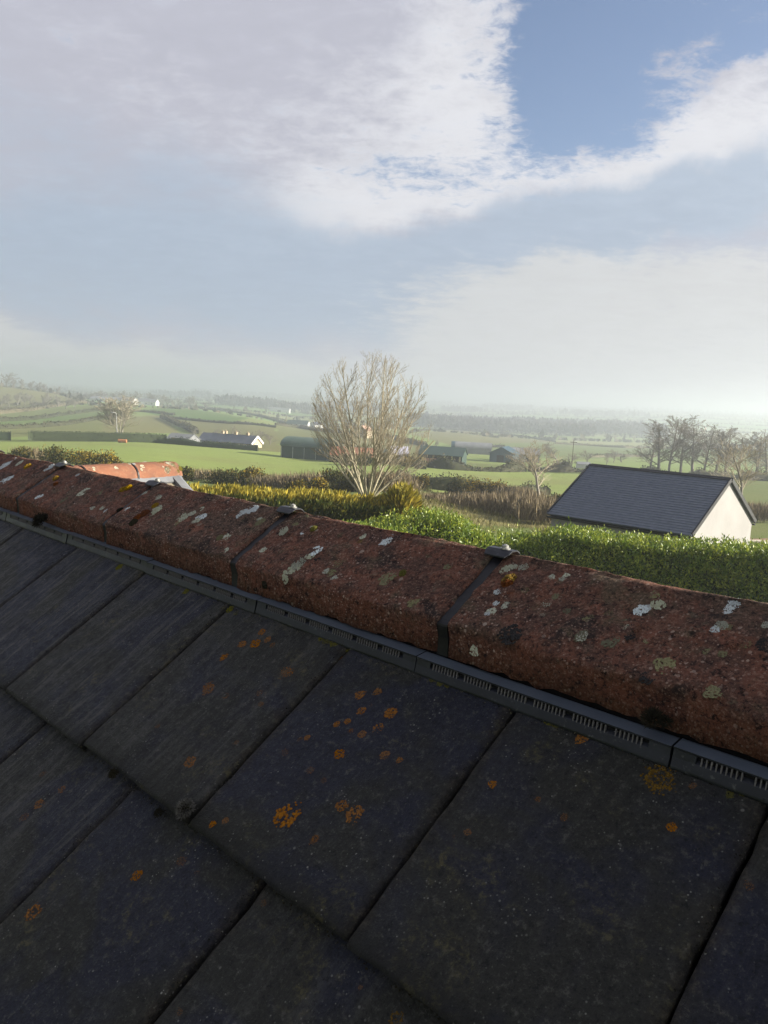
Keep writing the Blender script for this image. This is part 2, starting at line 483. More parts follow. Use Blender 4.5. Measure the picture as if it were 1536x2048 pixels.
def leafmat(name, cols, rough=0.5, spec=0.35, trans=0.25, scale=2.5):
    def f(bb):
        tc = bb.n('ShaderNodeTexCoord').outputs['Object']
        isl = bb.n('ShaderNodeNewGeometry').outputs['Random Per Island']
        n = bb.noise(tc, scale, 3, 0.6)
        c = bb.mix(bb.m('FRACT', bb.m('MULTIPLY', isl, 7.3)), cols[0], cols[1])
        if len(cols) > 2:
            c = bb.mix(bb.ss(bb.m('ADD', bb.m('MULTIPLY', n, 0.8), bb.m('MULTIPLY', isl, 0.4)), 0.55, 0.8), c, cols[2])
        hs = bb.n('ShaderNodeHueSaturation', {'Color': c, 'Value': bb.m('MULTIPLY_ADD', isl, 0.7, 0.65)})
        return hs.outputs[0]
    mt = principled(name, f, rough, spec)
    if trans > 0:
        nt = mt.node_tree
        P = nt.nodes['Principled BSDF']
        out = nt.nodes['Material Output']
        bb = NB(nt)
        src = P.inputs['Base Color'].links[0].from_socket
        tr = bb.n('ShaderNodeBsdfTranslucent', {'Color': src})
        mx = bb.n('ShaderNodeMixShader', {0: trans, 1: P.outputs[0], 2: tr.outputs[0]})
        nt.links.new(mx.outputs[0], out.inputs[0])
    return mt
leafmat('laurel_leaf', [(0.105, 0.180, 0.024), (0.18, 0.25, 0.030), (0.27, 0.30, 0.036)], 0.38, 0.45, 0.30)
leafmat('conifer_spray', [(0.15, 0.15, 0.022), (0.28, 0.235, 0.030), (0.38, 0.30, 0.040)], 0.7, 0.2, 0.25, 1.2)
leafmat('hedge_leaf', [(0.045, 0.052, 0.022), (0.075, 0.070, 0.040), (0.095, 0.080, 0.048)], 0.8, 0.15, 0.1, 0.3)
leafmat('gorse_leaf', [(0.035, 0.045, 0.014), (0.060, 0.065, 0.020), (0.13, 0.10, 0.02)], 0.8, 0.15, 0.1, 0.5)
leafmat('gorse_flower', [(0.38, 0.25, 0.015), (0.25, 0.17, 0.02)], 0.8, 0.15, 0.1)
leafmat('bramble_stem', [(0.19, 0.150, 0.095), (0.14, 0.115, 0.070), (0.23, 0.185, 0.11)], 0.85, 0.15, 0.0, 0.5)
leafmat('wood_mass', [(0.060, 0.050, 0.050), (0.080, 0.066, 0.060), (0.050, 0.050, 0.042)], 0.9, 0.1, 0.0, 0.02)
leafmat('dry_grass', [(0.20, 0.165, 0.075), (0.15, 0.16, 0.05)], 0.85, 0.15, 0.2)
leafmat('evergreen', [(0.022, 0.034, 0.018), (0.035, 0.045, 0.022)], 0.8, 0.15, 0.0)
def bark(name, a, c2):
    principled(name, lambda bb: bb.mix(bb.ss(bb.noise(bb.mapv(bb.n('ShaderNodeTexCoord').outputs['Object'], (4, 4, 1)), 2.5, 5, 0.7), 0.35, 0.65), a, c2), 0.85, 0.2)
bark('bark_pale', (0.36, 0.32, 0.22), (0.24, 0.22, 0.15))
bark('bark_twig', (0.34, 0.30, 0.215), (0.25, 0.22, 0.16))
bark('bark_brown', (0.22, 0.20, 0.165), (0.16, 0.145, 0.12))

def simple(name, a, c2, scale=3, rough=0.8, spec=0.2, stretch=(1, 1, 1), metal=0.0):
    return principled(name, lambda bb: bb.mix(bb.ss(bb.noise(bb.mapv(bb.n('ShaderNodeTexCoord').outputs['Object'], stretch), scale, 5, 0.65), 0.3, 0.7), a, c2), rough, spec, metal)
simple('render_cream', (0.245, 0.240, 0.236), (0.285, 0.28, 0.275), 0.8)
simple('slate_new', (0.090, 0.107, 0.140), (0.120, 0.138, 0.172), 6, 0.6, 0.35)
simple('black_trim', (0.012, 0.012, 0.014), (0.02, 0.02, 0.022), 4, 0.5, 0.4)
simple('green_sheet', (0.018, 0.040, 0.032), (0.030, 0.055, 0.045), 1.0, 0.55, 0.35, (6, 1, 1))
simple('green_sheet_roof', (0.050, 0.085, 0.068), (0.075, 0.110, 0.090), 0.6, 0.6, 0.35)
simple('dark_green_roof', (0.020, 0.045, 0.040), (0.032, 0.058, 0.050), 0.6, 0.55, 0.35)
simple('rust_sheet', (0.30, 0.125, 0.075), (0.40, 0.19, 0.12), 0.5, 0.8)
simple('terracotta_block', (0.36, 0.17, 0.10), (0.44, 0.24, 0.15), 1.0, 0.85)
simple('grey_sheet', (0.16, 0.165, 0.18), (0.22, 0.225, 0.235), 0.5, 0.6)
simple('lilac_sheet', (0.34, 0.34, 0.44), (0.46, 0.46, 0.55), 0.8, 0.5)
simple('white_wall', (0.50, 0.50, 0.49), (0.58, 0.58, 0.57), 0.5)
simple('cream_wall', (0.40, 0.33, 0.22), (0.46, 0.38, 0.27), 0.5)
simple('blue_slate', (0.045, 0.055, 0.085), (0.075, 0.085, 0.115), 0.6, 0.6)
simple('teal_sheet', (0.030, 0.065, 0.090), (0.045, 0.080, 0.105), 0.5, 0.6)
simple('pink_brick', (0.36, 0.22, 0.16), (0.45, 0.30, 0.22), 0.8)
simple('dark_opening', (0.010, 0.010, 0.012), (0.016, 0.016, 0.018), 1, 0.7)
simple('window_glass', (0.03, 0.035, 0.045), (0.04, 0.045, 0.05), 1, 0.1, 0.5)
simple('white_paint', (0.74, 0.74, 0.74), (0.80, 0.80, 0.80), 1, 0.5)
simple('yellow_board', (0.55, 0.48, 0.24), (0.62, 0.56, 0.32), 1, 0.7)
simple('galvanised', (0.36, 0.37, 0.38), (0.48, 0.49, 0.50), 4, 0.45, 0.5, (1, 1, 1), 0.6)
simple('timber_pole', (0.075, 0.058, 0.045), (0.11, 0.085, 0.065), 2, 0.9)
simple('orange_tank', (0.32, 0.13, 0.06), (0.38, 0.17, 0.08), 1, 0.6)
simple('grey_verge', (0.10, 0.105, 0.115), (0.15, 0.155, 0.165), 6, 0.5, 0.4)
simple('tan_tile', (0.15, 0.125, 0.085), (0.21, 0.18, 0.13), 8, 0.85)
simple('concrete', (0.40, 0.36, 0.30), (0.50, 0.45, 0.38), 1.2, 0.9)
simple('red_soil', (0.20, 0.105, 0.07), (0.27, 0.16, 0.11), 1.0, 0.95)
simple('brown_metal', (0.13, 0.085, 0.06), (0.18, 0.13, 0.09), 3, 0.6)

# ------------------------------------------------------------------ the land
TERR = {   # photo column -> (distance m, photo row where that ground shows)
    -500: [(60, 930), (100, 905), (150, 880), (300, 830), (450, 795), (600, 750), (660, 725), (800, 735), (1500, 735), (3000, 733), (7000, 732)],
    0:    [(45, 985), (70, 930), (150, 884), (170, 879), (230, 866), (300, 848), (400, 831), (500, 810), (600, 785), (650, 768), (760, 776), (1000, 772), (2000, 765), (7000, 757)],
    100:  [(45, 985), (70, 932), (150, 885), (165, 881), (235, 866), (300, 850), (400, 834), (500, 815), (620, 792), (700, 783), (850, 788), (1200, 782), (2000, 775), (7000, 765)],
    200:  [(45, 985), (70, 936), (150, 886), (165, 882), (250, 863), (330, 842), (430, 825), (530, 812), (640, 804), (800, 803), (1000, 800), (1600, 788), (3000, 776), (7000, 770)],
    300:  [(45, 985), (70, 945), (150, 888), (165, 884), (250, 868), (330, 850), (420, 832), (520, 817), (620, 810), (800, 812), (1000, 805), (1600, 793), (2500, 784), (7000, 775)],
    400:  [(45, 1000), (70, 957), (110, 918), (150, 895), (180, 889), (250, 876), (330, 855), (430, 832), (520, 818), (600, 822), (900, 812), (1300, 799), (2000, 788), (2600, 783), (3500, 786), (7000, 780)],
    500:  [(45, 1000), (70, 965), (110, 926), (150, 902), (180, 894), (250, 874), (350, 848), (430, 832), (520, 836), (800, 822), (1200, 808), (1800, 798), (2600, 789), (7000, 785)],
    600:  [(45, 1000), (65, 975), (100, 940), (140, 917), (190, 896), (250, 878), (350, 862), (420, 858), (520, 856), (800, 836), (1200, 817), (1800, 805), (2600, 796), (7000, 790)],
    750:  [(45, 988), (65, 975), (100, 945), (140, 922), (190, 902), (270, 882), (360, 868), (480, 860), (700, 848), (1000, 830), (1500, 815), (2300, 804), (7000, 797)],
    900:  [(45, 1015), (65, 998), (85, 972), (110, 950), (132, 937), (155, 930), (200, 912), (280, 895), (380, 878), (520, 863), (620, 864), (750, 858), (950, 843), (1300, 832), (1900, 818), (2800, 808), (7000, 804)],
    1050: [(45, 1040), (65, 1010), (85, 985), (110, 962), (140, 944), (165, 934), (210, 920), (300, 900), (450, 884), (650, 872), (760, 866), (950, 848), (1300, 834), (2000, 820), (3000, 812), (7000, 811)],
    1200: [(45, 1050), (65, 1018), (100, 975), (140, 948), (170, 938), (220, 926), (300, 912), (450, 895), (650, 880), (800, 868), (1000, 852), (1400, 837), (2100, 822), (3000, 817), (7000, 818)],
    1350: [(45, 1062), (65, 1028), (100, 984), (140, 954), (170, 943), (220, 933), (300, 920), (450, 903), (650, 888), (850, 873), (1100, 856), (1500, 840), (2200, 826), (3000, 823), (7000, 825)],
    1536: [(45, 1075), (65, 1040), (100, 995), (140, 965), (170, 953), (220, 942), (300, 928), (450, 912), (650, 897), (850, 882), (1100, 866), (1500, 850), (2200, 836), (3000, 831), (7000, 832)],
    2000: [(45, 1110), (65, 1075), (100, 1025), (140, 995), (220, 965), (450, 935), (850, 903), (1500, 873), (2500, 858), (7000, 852)],
}
RK = np.exp(np.linspace(math.log(4), math.log(7000), 260))
_az, _zt = [], []
for c in sorted(TERR):
    rs, zs = [4, 24, 31], [-HC, -HC, -HC - 0.35]
    a0 = None
    for r, py in TERR[c]:
        a, s = pix_az_slope(c, py)
        a0 = a if a0 is None else a0
        rs.append(r)
        zs.append(r * s)
    _az.append(pix_az_slope(c, 860)[0])
    _zt.append(np.interp(RK, rs, zs))
_az, _zt = np.array(_az), np.array(_zt)
AZK = np.radians(np.arange(-40, 40.01, 0.5))
ZK = np.array([[np.interp(a, _az, _zt[:, j]) for j in range(len(RK))] for a in AZK])
def _gs(Z, sig, ax):
    k = np.exp(-0.5 * (np.arange(-12, 13) / sig) ** 2)
    k /= k.sum()
    P = np.pad(Z, [(12, 12) if i == ax else (0, 0) for i in range(2)], mode='edge')
    return np.apply_along_axis(lambda t: np.convolve(t, k, 'valid'), ax, P)
ZK = _gs(_gs(ZK, 2.0, 0), 1.6, 1)
LRK = np.log(RK)
def ground_rel(az, r):
    """height of the ground relative to the eye, bilinear in (azimuth, log distance); vectorised"""
    az, r = np.asarray(az, float), np.asarray(r, float)
    back = np.clip((np.abs(az) - math.radians(40)) / math.radians(60), 0, 1)
    i = np.clip((np.clip(az, AZK[0], AZK[-1]) - AZK[0]) / (AZK[1] - AZK[0]), 0, len(AZK) - 1.001)
    j = np.clip((np.log(np.maximum(r, 4.0)) - LRK[0]) / (LRK[1] - LRK[0]), 0, len(RK) - 1.001)
    i0, j0 = i.astype(int), j.astype(int)
    fi, fj = i - i0, j - j0
    z = (ZK[i0, j0] * (1 - fi) * (1 - fj) + ZK[i0 + 1, j0] * fi * (1 - fj) + ZK[i0, j0 + 1] * (1 - fi) * fj + ZK[i0 + 1, j0 + 1] * fi * fj)
    flat = -HC - np.clip(r - 30, 0, 300) * 0.03
    return z * (1 - back) + flat * back
def gz(x, y):
    return float(HC + ground_rel(math.atan2(x, y), math.hypot(x, y)))
def at(px, r, py=880):
    """a place on the ground r metres off, in the direction of photo column px"""
    a, _ = pix_az_slope(px, py)
    x, y = r * math.sin(a), r * math.cos(a)
    return np.array([x, y, gz(x, y)])
def G(px, py, rmin=32.0, rmax=6500.0):
    """where the sight line through a photo pixel first meets the ground"""
    a, s = pix_az_slope(px, py)
    rr = np.exp(np.linspace(math.log(rmin), math.log(rmax), 900))
    above = s * rr - ground_rel(np.full_like(rr, a), rr)
    k = np.argmax(above < 0)
    if above[k] >= 0:
        k = np.argmin(np.abs(above))
    r = rr[k]
    x, y = r * math.sin(a), r * math.cos(a)
    return np.array([x, y, gz(x, y)])
def px_m(r):
    return r / F_PX          # metres per photo pixel at distance r

# far field pattern: cells about 170 m across, stretched
FR = np.random.default_rng(3)
seeds = FR.uniform(-4500, 4500, size=(1500, 2))
seeds[:, 1] = np.abs(seeds[:, 1])
def cell_of(x, y):
    q = np.stack([x / 1.25, y], -1)
    s = seeds * np.array([1 / 1.25, 1])
    out = np.empty(len(q), int)
    for k in range(0, len(q), 4000):
        d = ((q[k:k + 4000, None, :] - s[None]) ** 2).sum(-1)
        out[k:k + 4000] = d.argmin(1)
    return out
GREENS = np.array([1.35, 1.6, 1.45]) * np.array([[0.090, 0.130, 0.034], [0.105, 0.150, 0.036], [0.125, 0.145, 0.045], [0.140, 0.145, 0.055], [0.085, 0.140, 0.030], [0.155, 0.145, 0.065]])
FIELDS = [   # photo outline of a field, grass colour
    ([(-50, 884), (60, 884), (340, 884), (520, 898), (740, 922), (740, 950), (560, 960), (300, 960), (-50, 960)], (0.200, 0.252, 0.070)),
    ([(740, 922), (900, 936), (1200, 944), (1200, 1000), (1060, 985), (900, 985), (790, 985), (740, 970)], (0.202, 0.250, 0.072)),
    ([(340, 945), (720, 985), (720, 1005), (340, 975)], (0.115, 0.145, 0.045)),
    ([(780, 985), (1100, 985), (1120, 1060), (780, 1040)], (0.170, 0.155, 0.065)),
    ([(270, 820), (366, 815), (500, 836), (460, 846), (352, 839)], (0.080, 0.150, 0.036)),
    ([(205, 838), (320, 830), (360, 866), (205, 866)], (0.150, 0.145, 0.055)),
    ([(-20, 860), (205, 838), (205, 866), (-20, 876)], (0.135, 0.150, 0.050)),
    ([(-20, 846), (205, 824), (205, 838), (-20, 860)], (0.100, 0.155, 0.038)),
    ([(-20, 830), (205, 808), (205, 824), (-20, 846)], (0.125, 0.150, 0.045)),
    ([(-20, 765), (80, 776), (170, 798), (170, 808), (-20, 830)], (0.150, 0.150, 0.060)),
    ([(352, 839), (460, 846), (551, 855), (560, 905), (400, 890)], (0.140, 0.140, 0.055)),
    ([(551, 849), (720, 870), (860, 890), (830, 915), (560, 905)], (0.135, 0.145, 0.055)),
    ([(820, 868), (900, 858), (1110, 884), (1110, 890), (900, 890)], (0.140, 0.140, 0.060)),
    ([(880, 890), (1110, 884), (1300, 896), (1300, 912), (1150, 920), (900, 905)], (0.110, 0.150, 0.045)),
]
def in_poly(px, py, poly):
    ins = np.zeros(len(px), bool)
    n = len(poly)
    for i in range(n):
        x0, y0 = poly[i]
        x1, y1 = poly[(i + 1) % n]
        if y0 == y1:
            continue
        t = (y0 > py) != (y1 > py)
        ins ^= t & (px < (x1 - x0) * (py - y0) / (y1 - y0) + x0)
    return ins
azl = np.concatenate([np.radians(np.arange(-40, 40, 0.2)), np.radians(np.arange(40, 320, 5.0))])
ringr = np.concatenate([[0.0], np.exp(np.linspace(math.log(4), math.log(6900), 460))])
A_, R_ = np.meshgrid(azl, ringr[1:], indexing='ij')
zz = ground_rel(np.where(A_ > math.pi, A_ - 2 * math.pi, A_), R_) + HC
GV = np.stack([R_ * np.sin(A_), R_ * np.cos(A_), zz], -1).reshape(-1, 3)
nA, nR = A_.shape
GV = np.vstack([GV, [[0, 0, 0.0]]])
ii, jj = np.meshgrid(np.arange(nA), np.arange(nR - 1), indexing='ij')
i2 = (ii + 1) % nA
gq = np.stack([ii * nR + jj, ii * nR + jj + 1, i2 * nR + jj + 1, i2 * nR + jj], -1).reshape(-1, 4)
fan = np.array([[nA * nR, i * nR, ((i + 1) % nA) * nR, ((i + 1) % nA) * nR] for i in range(nA)])
def m_ground(bb):
    col = bb.n('ShaderNodeVertexColor', layer_name='field').outputs[0]
    tc = bb.n('ShaderNodeTexCoord').outputs['Object']
    n1 = bb.noise(tc, 0.05, 6, 0.6)
    n2 = bb.noise(tc, 0.6, 6, 0.7)
    n3 = bb.noise(tc, 5.0, 5, 0.7)
    c = bb.mix(bb.ss(n1, 0.42, 0.72, 0.0, 0.45), col, (0.175, 0.160, 0.070))
    c = bb.mix(bb.ss(n2, 0.5, 0.75, 0.0, 0.4), c, (0.070, 0.105, 0.026))
    c = bb.mix(bb.ss(n3, 0.5, 0.8, 0.0, 0.4), c, (0.19, 0.175, 0.08))
    return {'c': c, 'r': 0.95, 'b': bb.m('ADD', n3, bb.m('MULTIPLY', n2, 2.0)), 'n': 0.12}
principled('grass_land', m_ground, spec=0.1)
gme = fast_mesh('ground', GV, gq, MATS['grass_land'], True)
vx = GV[:, 0]
vy = GV[:, 1]
rr_ = np.hypot(vx, vy)
colr = np.tile(np.array([0.115, 0.145, 0.042]), (len(GV), 1))
mfar = (rr_ > 170) & (vy > 0)
cid = np.full(len(GV), -1)
cid[mfar] = cell_of(vx[mfar], vy[mfar])
pick = np.random.default_rng(11).integers(0, len(GREENS), len(seeds))
colr[mfar] = GREENS[pick[cid[mfar]]]
q = (GV - EYE) @ CR.T
front = q[:, 2] > 1
pxx = np.where(front, 768 + F_PX * q[:, 0] / np.maximum(q[:, 2], 1), -1e6)
pyy = np.where(front, 1024 - F_PX * q[:, 1] / np.maximum(q[:, 2], 1), -1e6)
for poly, c in FIELDS:
    mk = front & in_poly(pxx, pyy, poly) & (rr_ < 720) & (rr_ > 30)
    colr[mk] = c
at_ = gme.color_attributes.new('field', 'FLOAT_COLOR', 'POINT')
at_.data.foreach_set('color', np.concatenate([colr, np.ones((len(colr), 1))], 1).astype(np.float32).ravel())
tag(link('ground', gme), kind='structure')
gc = MB()
gc.add(np.vstack([[[0, 0, 0.0]], [[4.2 * math.sin(a), 4.2 * math.cos(a), 0.0] for a in np.linspace(0, 2 * math.pi, 24, endpoint=False)]]) - np.array([0, 0, 0.01]),
       [(0, 1 + (i + 1) % 24, 1 + i) for i in range(24)])
tag(gc.build('garden_ground', MATS['red_soil']), kind='structure')

#@@PART2
from mathutils.bvhtree import BVHTree
# ------------------------------------------------------------------ the near roof
SR = 0.9
PHI = math.radians(36.4)
RA = math.radians(134.7)
D_ = np.array([math.sin(RA), math.cos(RA), 0])
N_ = np.array([math.cos(RA), -math.sin(RA), 0])
N_ = N_ if N_[1] > 0 else -N_
Z_ = np.array([0, 0, 1.0])
S_ = N_ * math.cos(PHI) + Z_ * math.sin(PHI)
NN = -N_ * math.sin(PHI) + Z_ * math.cos(PHI)
P0 = np.array([-0.255, 1.061, -0.603]) * SR + EYE
RM = Matrix(((D_[0], S_[0], NN[0]), (D_[1], S_[1], NN[1]), (D_[2], S_[2], NN[2])))
def RP(u, v, n=0.0):
    """roof place: along the ridge, up the slope, off the slope (metres)"""
    return P0 + D_ * u + S_ * v + NN * n
def mat4(R3, loc):
    M = R3.to_4x4()
    M.translation = Vector(loc)
    return M
TW, GAUGE, TH = 0.33 * SR, 0.383 * SR, 0.020 * SR
TILT = math.atan2(TH, GAUGE)
U0, U1 = -4.3, 2.4

house = empty('house', (P0[0], P0[1], 0.0))
tag(house, 'nearest house roof of dark flat concrete tiles with a mossy red clay ridge', 'house')
hinv = house.matrix_basis.inverted()
def put(o, M):
    """place a child of the house by its world matrix"""
    o.parent = house
    o.matrix_local = Matrix.Translation(-Vector(house.location)) @ M
    return o
def hchild(name, mb, mt, smooth=False):
    o = mb.build(name, mt, None, smooth)
    return put(o, Matrix.Identity(4))

# apex of the two slopes, in (N, z) relative to P0
NAP = 0.447 * SR
ZAP = NAP * math.tan(PHI) - 0.012
def slab(far):
    mb = MB()
    def pt(u, n, dz):
        h = ZAP - abs(n - NAP) * math.tan(PHI)
        return P0 + D_ * u + N_ * n + Z_ * (h + dz)
    n1 = NAP + 3.6 if far else NAP - 3.6
    t0 = -0.035
    vs = [pt(U0, NAP, t0), pt(U1, NAP, t0), pt(U1, n1, t0), pt(U0, n1, t0)]
    vs += [v - Z_ * 0.12 for v in vs]
    mb.add(vs, [(0, 1, 2, 3), (7, 6, 5, 4), (0, 4, 5, 1), (1, 5, 6, 2), (2, 6, 7, 3), (3, 7, 4, 0)])
    return mb
hchild('roof_slope', slab(False), MATS['underlay'])
hchild('roof_slope', slab(True), MATS['tile_concrete'])
# walls of the house under the roof
wb = MB()
cw = P0 + D_ * (U0 + U1) / 2 + N_ * NAP
zt = P0[2] + ZAP - 3.3 * math.tan(PHI) - 0.15
Rw = np.stack([D_, N_, Z_], 1)
wb.box((cw[0], cw[1], zt / 2), (U1 - U0 - 0.3, 6.4, zt), Rw)
for uu in (U0 + 0.15, U1 - 0.17):
    o_ = P0 + D_ * uu + N_ * NAP
    wb.prism([(-3.2, zt), (3.2, zt), (0, P0[2] + ZAP - 0.2)], 0.02, (o_[0], o_[1], 0), N_, Z_, D_)
hchild('wall', wb, MATS['render_cream'])

def tile_mesh(seed):
    r = np.random.default_rng(seed)
    w, l, t = TW - 0.005, GAUGE + 0.05, TH
    nx, ny = 14, 16
    xs = np.linspace(-w / 2, w / 2, nx)
    ys = np.linspace(0, l, ny)
    rough_lo = r.normal(0, 0.0007, nx)
    rough_l, rough_r = r.normal(0, 0.0009, ny), r.normal(0, 0.0009, ny)
    V = []
    for j in range(ny):
        for i in range(nx):
            x, y, z = xs[i], ys[j], r.normal(0, 0.0003)
            if i == 0: x += rough_l[j]; z -= 0.0025
            if i == nx - 1: x += rough_r[j]; z -= 0.0035
            if i == 1: x = -w / 2 + 0.004
            if i == nx - 2: x = w / 2 - 0.006
            if j == 0: y += rough_lo[i] + 0.001; z -= 0.004
            if j == 1: y = 0.006 + rough_lo[i] * 0.5
            V.append((x, y, z))
    F = [(j * nx + i, j * nx + i + 1, (j + 1) * nx + i + 1, (j + 1) * nx + i) for j in range(ny - 1) for i in range(nx - 1)]
    rim = [i for i in range(nx)] + [j * nx + nx - 1 for j in range(1, ny)] + [(ny - 1) * nx + i for i in range(nx - 2, -1, -1)] + [j * nx for j in range(ny - 2, 0, -1)]
    o = len(V)
    for k in rim:
        x, y, z = V[k]
        V.append((x * 0.998, y + (0.003 if k < nx else 0), -t))
    n = len(rim)
    F += [(rim[k], o + k, o + (k + 1) % n, rim[(k + 1) % n]) for k in range(n)]
    F.append(tuple(o + k for k in range(n - 1, -1, -1)))
    mb = MB()
    mb.add(V, F)
    return mb.mesh('tile', MATS['tile_concrete'], True)
TMESH = [tile_mesh(s) for s in range(5)]
TILES = []
trng = random.Random(5)
def tile_at(course, k):
    off = 0.0 if course % 2 == 0 else 0.5 + 0.0135
    return (k + off) * TW, -course * GAUGE
for course in range(0, 5):
    for k in range(int(U0 / TW), int(U1 / TW)):
        u, v = tile_at(course, k)
        u += TW / 2
        if u < -2.6 and course > 1 or u > 1.7 and course > 3:
            continue
        M = mat4(RM, RP(u + trng.uniform(-.0012, .0012), v + trng.uniform(-.003, .003), 0.004 + trng.uniform(-.001, .001)))
        M = M @ Matrix.Rotation(-TILT + math.radians(trng.uniform(-.25, .25)), 4, 'X') @ Matrix.Rotation(math.radians(trng.uniform(-.3, .3)), 4, 'Z') @ Matrix.Rotation(math.radians(trng.uniform(-.25, .25)), 4, 'Y')
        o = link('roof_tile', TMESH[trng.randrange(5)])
        put(o, M)
        o.pass_index = (2 if u < -0.28 else 1 if u < -0.02 else 0) if course == 0 else (1 if u < -0.25 else 0)     # how far the face has weathered
        TILES.append((course, u, v, o, M))

# ridge tiles: cross-section in (N, z) relative to the crown
CRN, CRZ = 0.447 * SR, 0.367 * SR
def ridge_profile():
    a, bz, sx, sz = 0.139 * SR, 0.090 * SR, 0.1335 * SR, 0.128 * SR
    pts = []
    left = [(-sx, -sz - 0.0125), (-sx - 0.001, -sz * 0.9), (-a + 0.0005, -bz - 0.006), (-a + 0.001, -bz - 0.002), (-a + 0.0035, -bz + 0.001)]
    for p in left:
        pts.append(p)
    for t in np.linspace(0.06, 0.92, 10):
        pts.append((-a * (1 - t), -bz * (1 - t)))
    pts += [(-0.0055, -0.0042), (-0.002, -0.0022)]
    return pts + [(0, -0.0018)] + [(-x, z) for x, z in reversed(pts)]
PROF = ridge_profile()
RL = 0.53 * SR
def ridge_mesh(seed, L, scale=1.0, rough=1.0):
    r = np.random.default_rng(seed)
    prof = np.array(PROF) * scale
    npf, nl = len(prof), 40
    us = np.linspace(0, L, nl)
    us[1], us[-2] = 0.003, L - 0.003
    # normals of the profile
    tan = np.gradient(prof, axis=0)
    nr = unit(np.stack([-tan[:, 1], tan[:, 0]], 1))
    V = []
    lowf = r.normal(0, 1, (6, 8))
    for i, u in enumerate(us):
        for k in range(npf):
            d = r.normal(0, 0.0007) * rough + 0.0012 * rough * math.sin(lowf[k % 6, 0] * 3 + u * 25 + k)
            if i in (0, nl - 1):
                d -= 0.004
            x, z = prof[k] + nr[k] * d
            if k in (0, npf - 1):
                z += r.normal(0, 0.0016)
            uu = u + (r.normal(0, 0.0008) if i in (0, 1, nl - 2, nl - 1) else 0)
            V.append((uu - L / 2, x, z))
    o = len(V)
    th = 0.014
    for i, u in enumerate(us):
        for k in range(npf):
            x, z = prof[k] - nr[k] * th
            V.append((u - L / 2, x, z))
    F = []
    for i in range(nl - 1):
        for k in range(npf - 1):
            a, b2, c, d = i * npf + k, (i + 1) * npf + k, (i + 1) * npf + k + 1, i * npf + k + 1
            F.append((a, d, c, b2))
            F.append((o + a, o + b2, o + c, o + d))
    for i in (0, nl - 1):
        for k in range(npf - 1):
            a, d = i * npf + k, i * npf + k + 1
            F.append((a, o + a, o + d, d) if i == 0 else (a, d, o + d, o + a))
    for k in (0, npf - 1):
        for i in range(nl - 1):
            a, d = i * npf + k, (i + 1) * npf + k
            F.append((a, d, o + d, o + a) if k == 0 else (a, o + a, o + d, d))
    mb = MB()
    mb.add(V, F)
    return mb.mesh('ridge', MATS['ridge_clay'], True)
GAP = 0.0155
RMESH = [ridge_mesh(s, RL - GAP) for s in range(4)]
RR = Matrix(((D_[0], N_[0], 0), (D_[1], N_[1], 0), (0, 0, 1)))
JOINTS = [(-1.409 + 0.53 * k) * SR for k in range(-6, 8)]
# union strip (under the joint), clip plate and bolt
def union_mesh():
    prof = np.array(PROF)
    tan = np.gradient(prof, axis=0)
    nr = unit(np.stack([-tan[:, 1], tan[:, 0]], 1))
    out, inn = prof - nr * 0.0022, prof - nr * 0.012
    mb = MB()
    n = len(prof)
    w = 0.0095
    V = [(sx * w, *p) for sx in (-1, 1) for p in out] + [(sx * w, *p) for sx in (-1, 1) for p in inn]
    F = []
    for k in range(n - 1):
        F += [(k, k + 1, n + k + 1, n + k), (2 * n + k, 3 * n + k, 3 * n + k + 1, 2 * n + k + 1), (k, 2 * n + k, 2 * n + k + 1, k + 1), (n + k, n + k + 1, 3 * n + k + 1, 3 * n + k)]
    mb.add(V, F)
    return mb.mesh('union', MATS['union_strip'])
def clip_mesh():
    mb = MB()
    sl_ = math.atan2(0.09, 0.139)
    hw, dn, t = 0.021, 0.019, 0.0018
    def P(x, y):      # saddle plate over the crown
        return (x, y, 0.0005 - max(abs(y) - 0.007, 0) * math.tan(sl_) + 0.0015)
    ys = [-dn, -0.012, -0.006, 0.0, 0.006, 0.012, dn]
    ws = [0.017, hw, hw, hw, hw, hw, 0.017]
    V = [P(s * w_, y) for y, w_ in zip(ys, ws) for s in (-1, 1)]
    n = len(V)
    V += [(x, y, z - t) for x, y, z in V]
    F = []
    for i in range(len(ys) - 1):
        a = 2 * i
        F += [(a, a + 1, a + 3, a + 2), (n + a, n + a + 2, n + a + 3, n + a + 1), (a, a + 2, n + a + 2, n + a), (a + 1, n + a + 1, n + a + 3, a + 3)]
    F += [(0, n, n + 1, 1), (n - 2, n - 1, 2 * n - 1, 2 * n - 2)]
    mb.add(V, F)
    return mb.mesh('clip', MATS['clip_metal'])
def bolt_mesh():
    mb = MB()
    mb.tube((0, 0, 0.001), (0, 0, 0.0035), 0.0105, 0.0105, 18)
    mb.tube((0, 0, 0.0035), (0, 0, 0.0085), 0.0072, 0.0068, 18)
    mb.tube((0, 0, 0.0085), (0, 0, 0.0102), 0.0060, 0.0030, 18)
    mb.tube((0, 0, 0.0090), (0, 0, 0.0108), 0.0024, 0.0022, 6)
    return mb.mesh('bolt', MATS['bolt_metal'])
UM, CM, BM = union_mesh(), clip_mesh(), bolt_mesh()
crown0 = P0 + N_ * CRN + Z_ * CRZ
def crown_at(u):
    return crown0 + D_ * u + Z_ * (0.0075 + 0.0074 * (u - 0.3))
RTILES = []
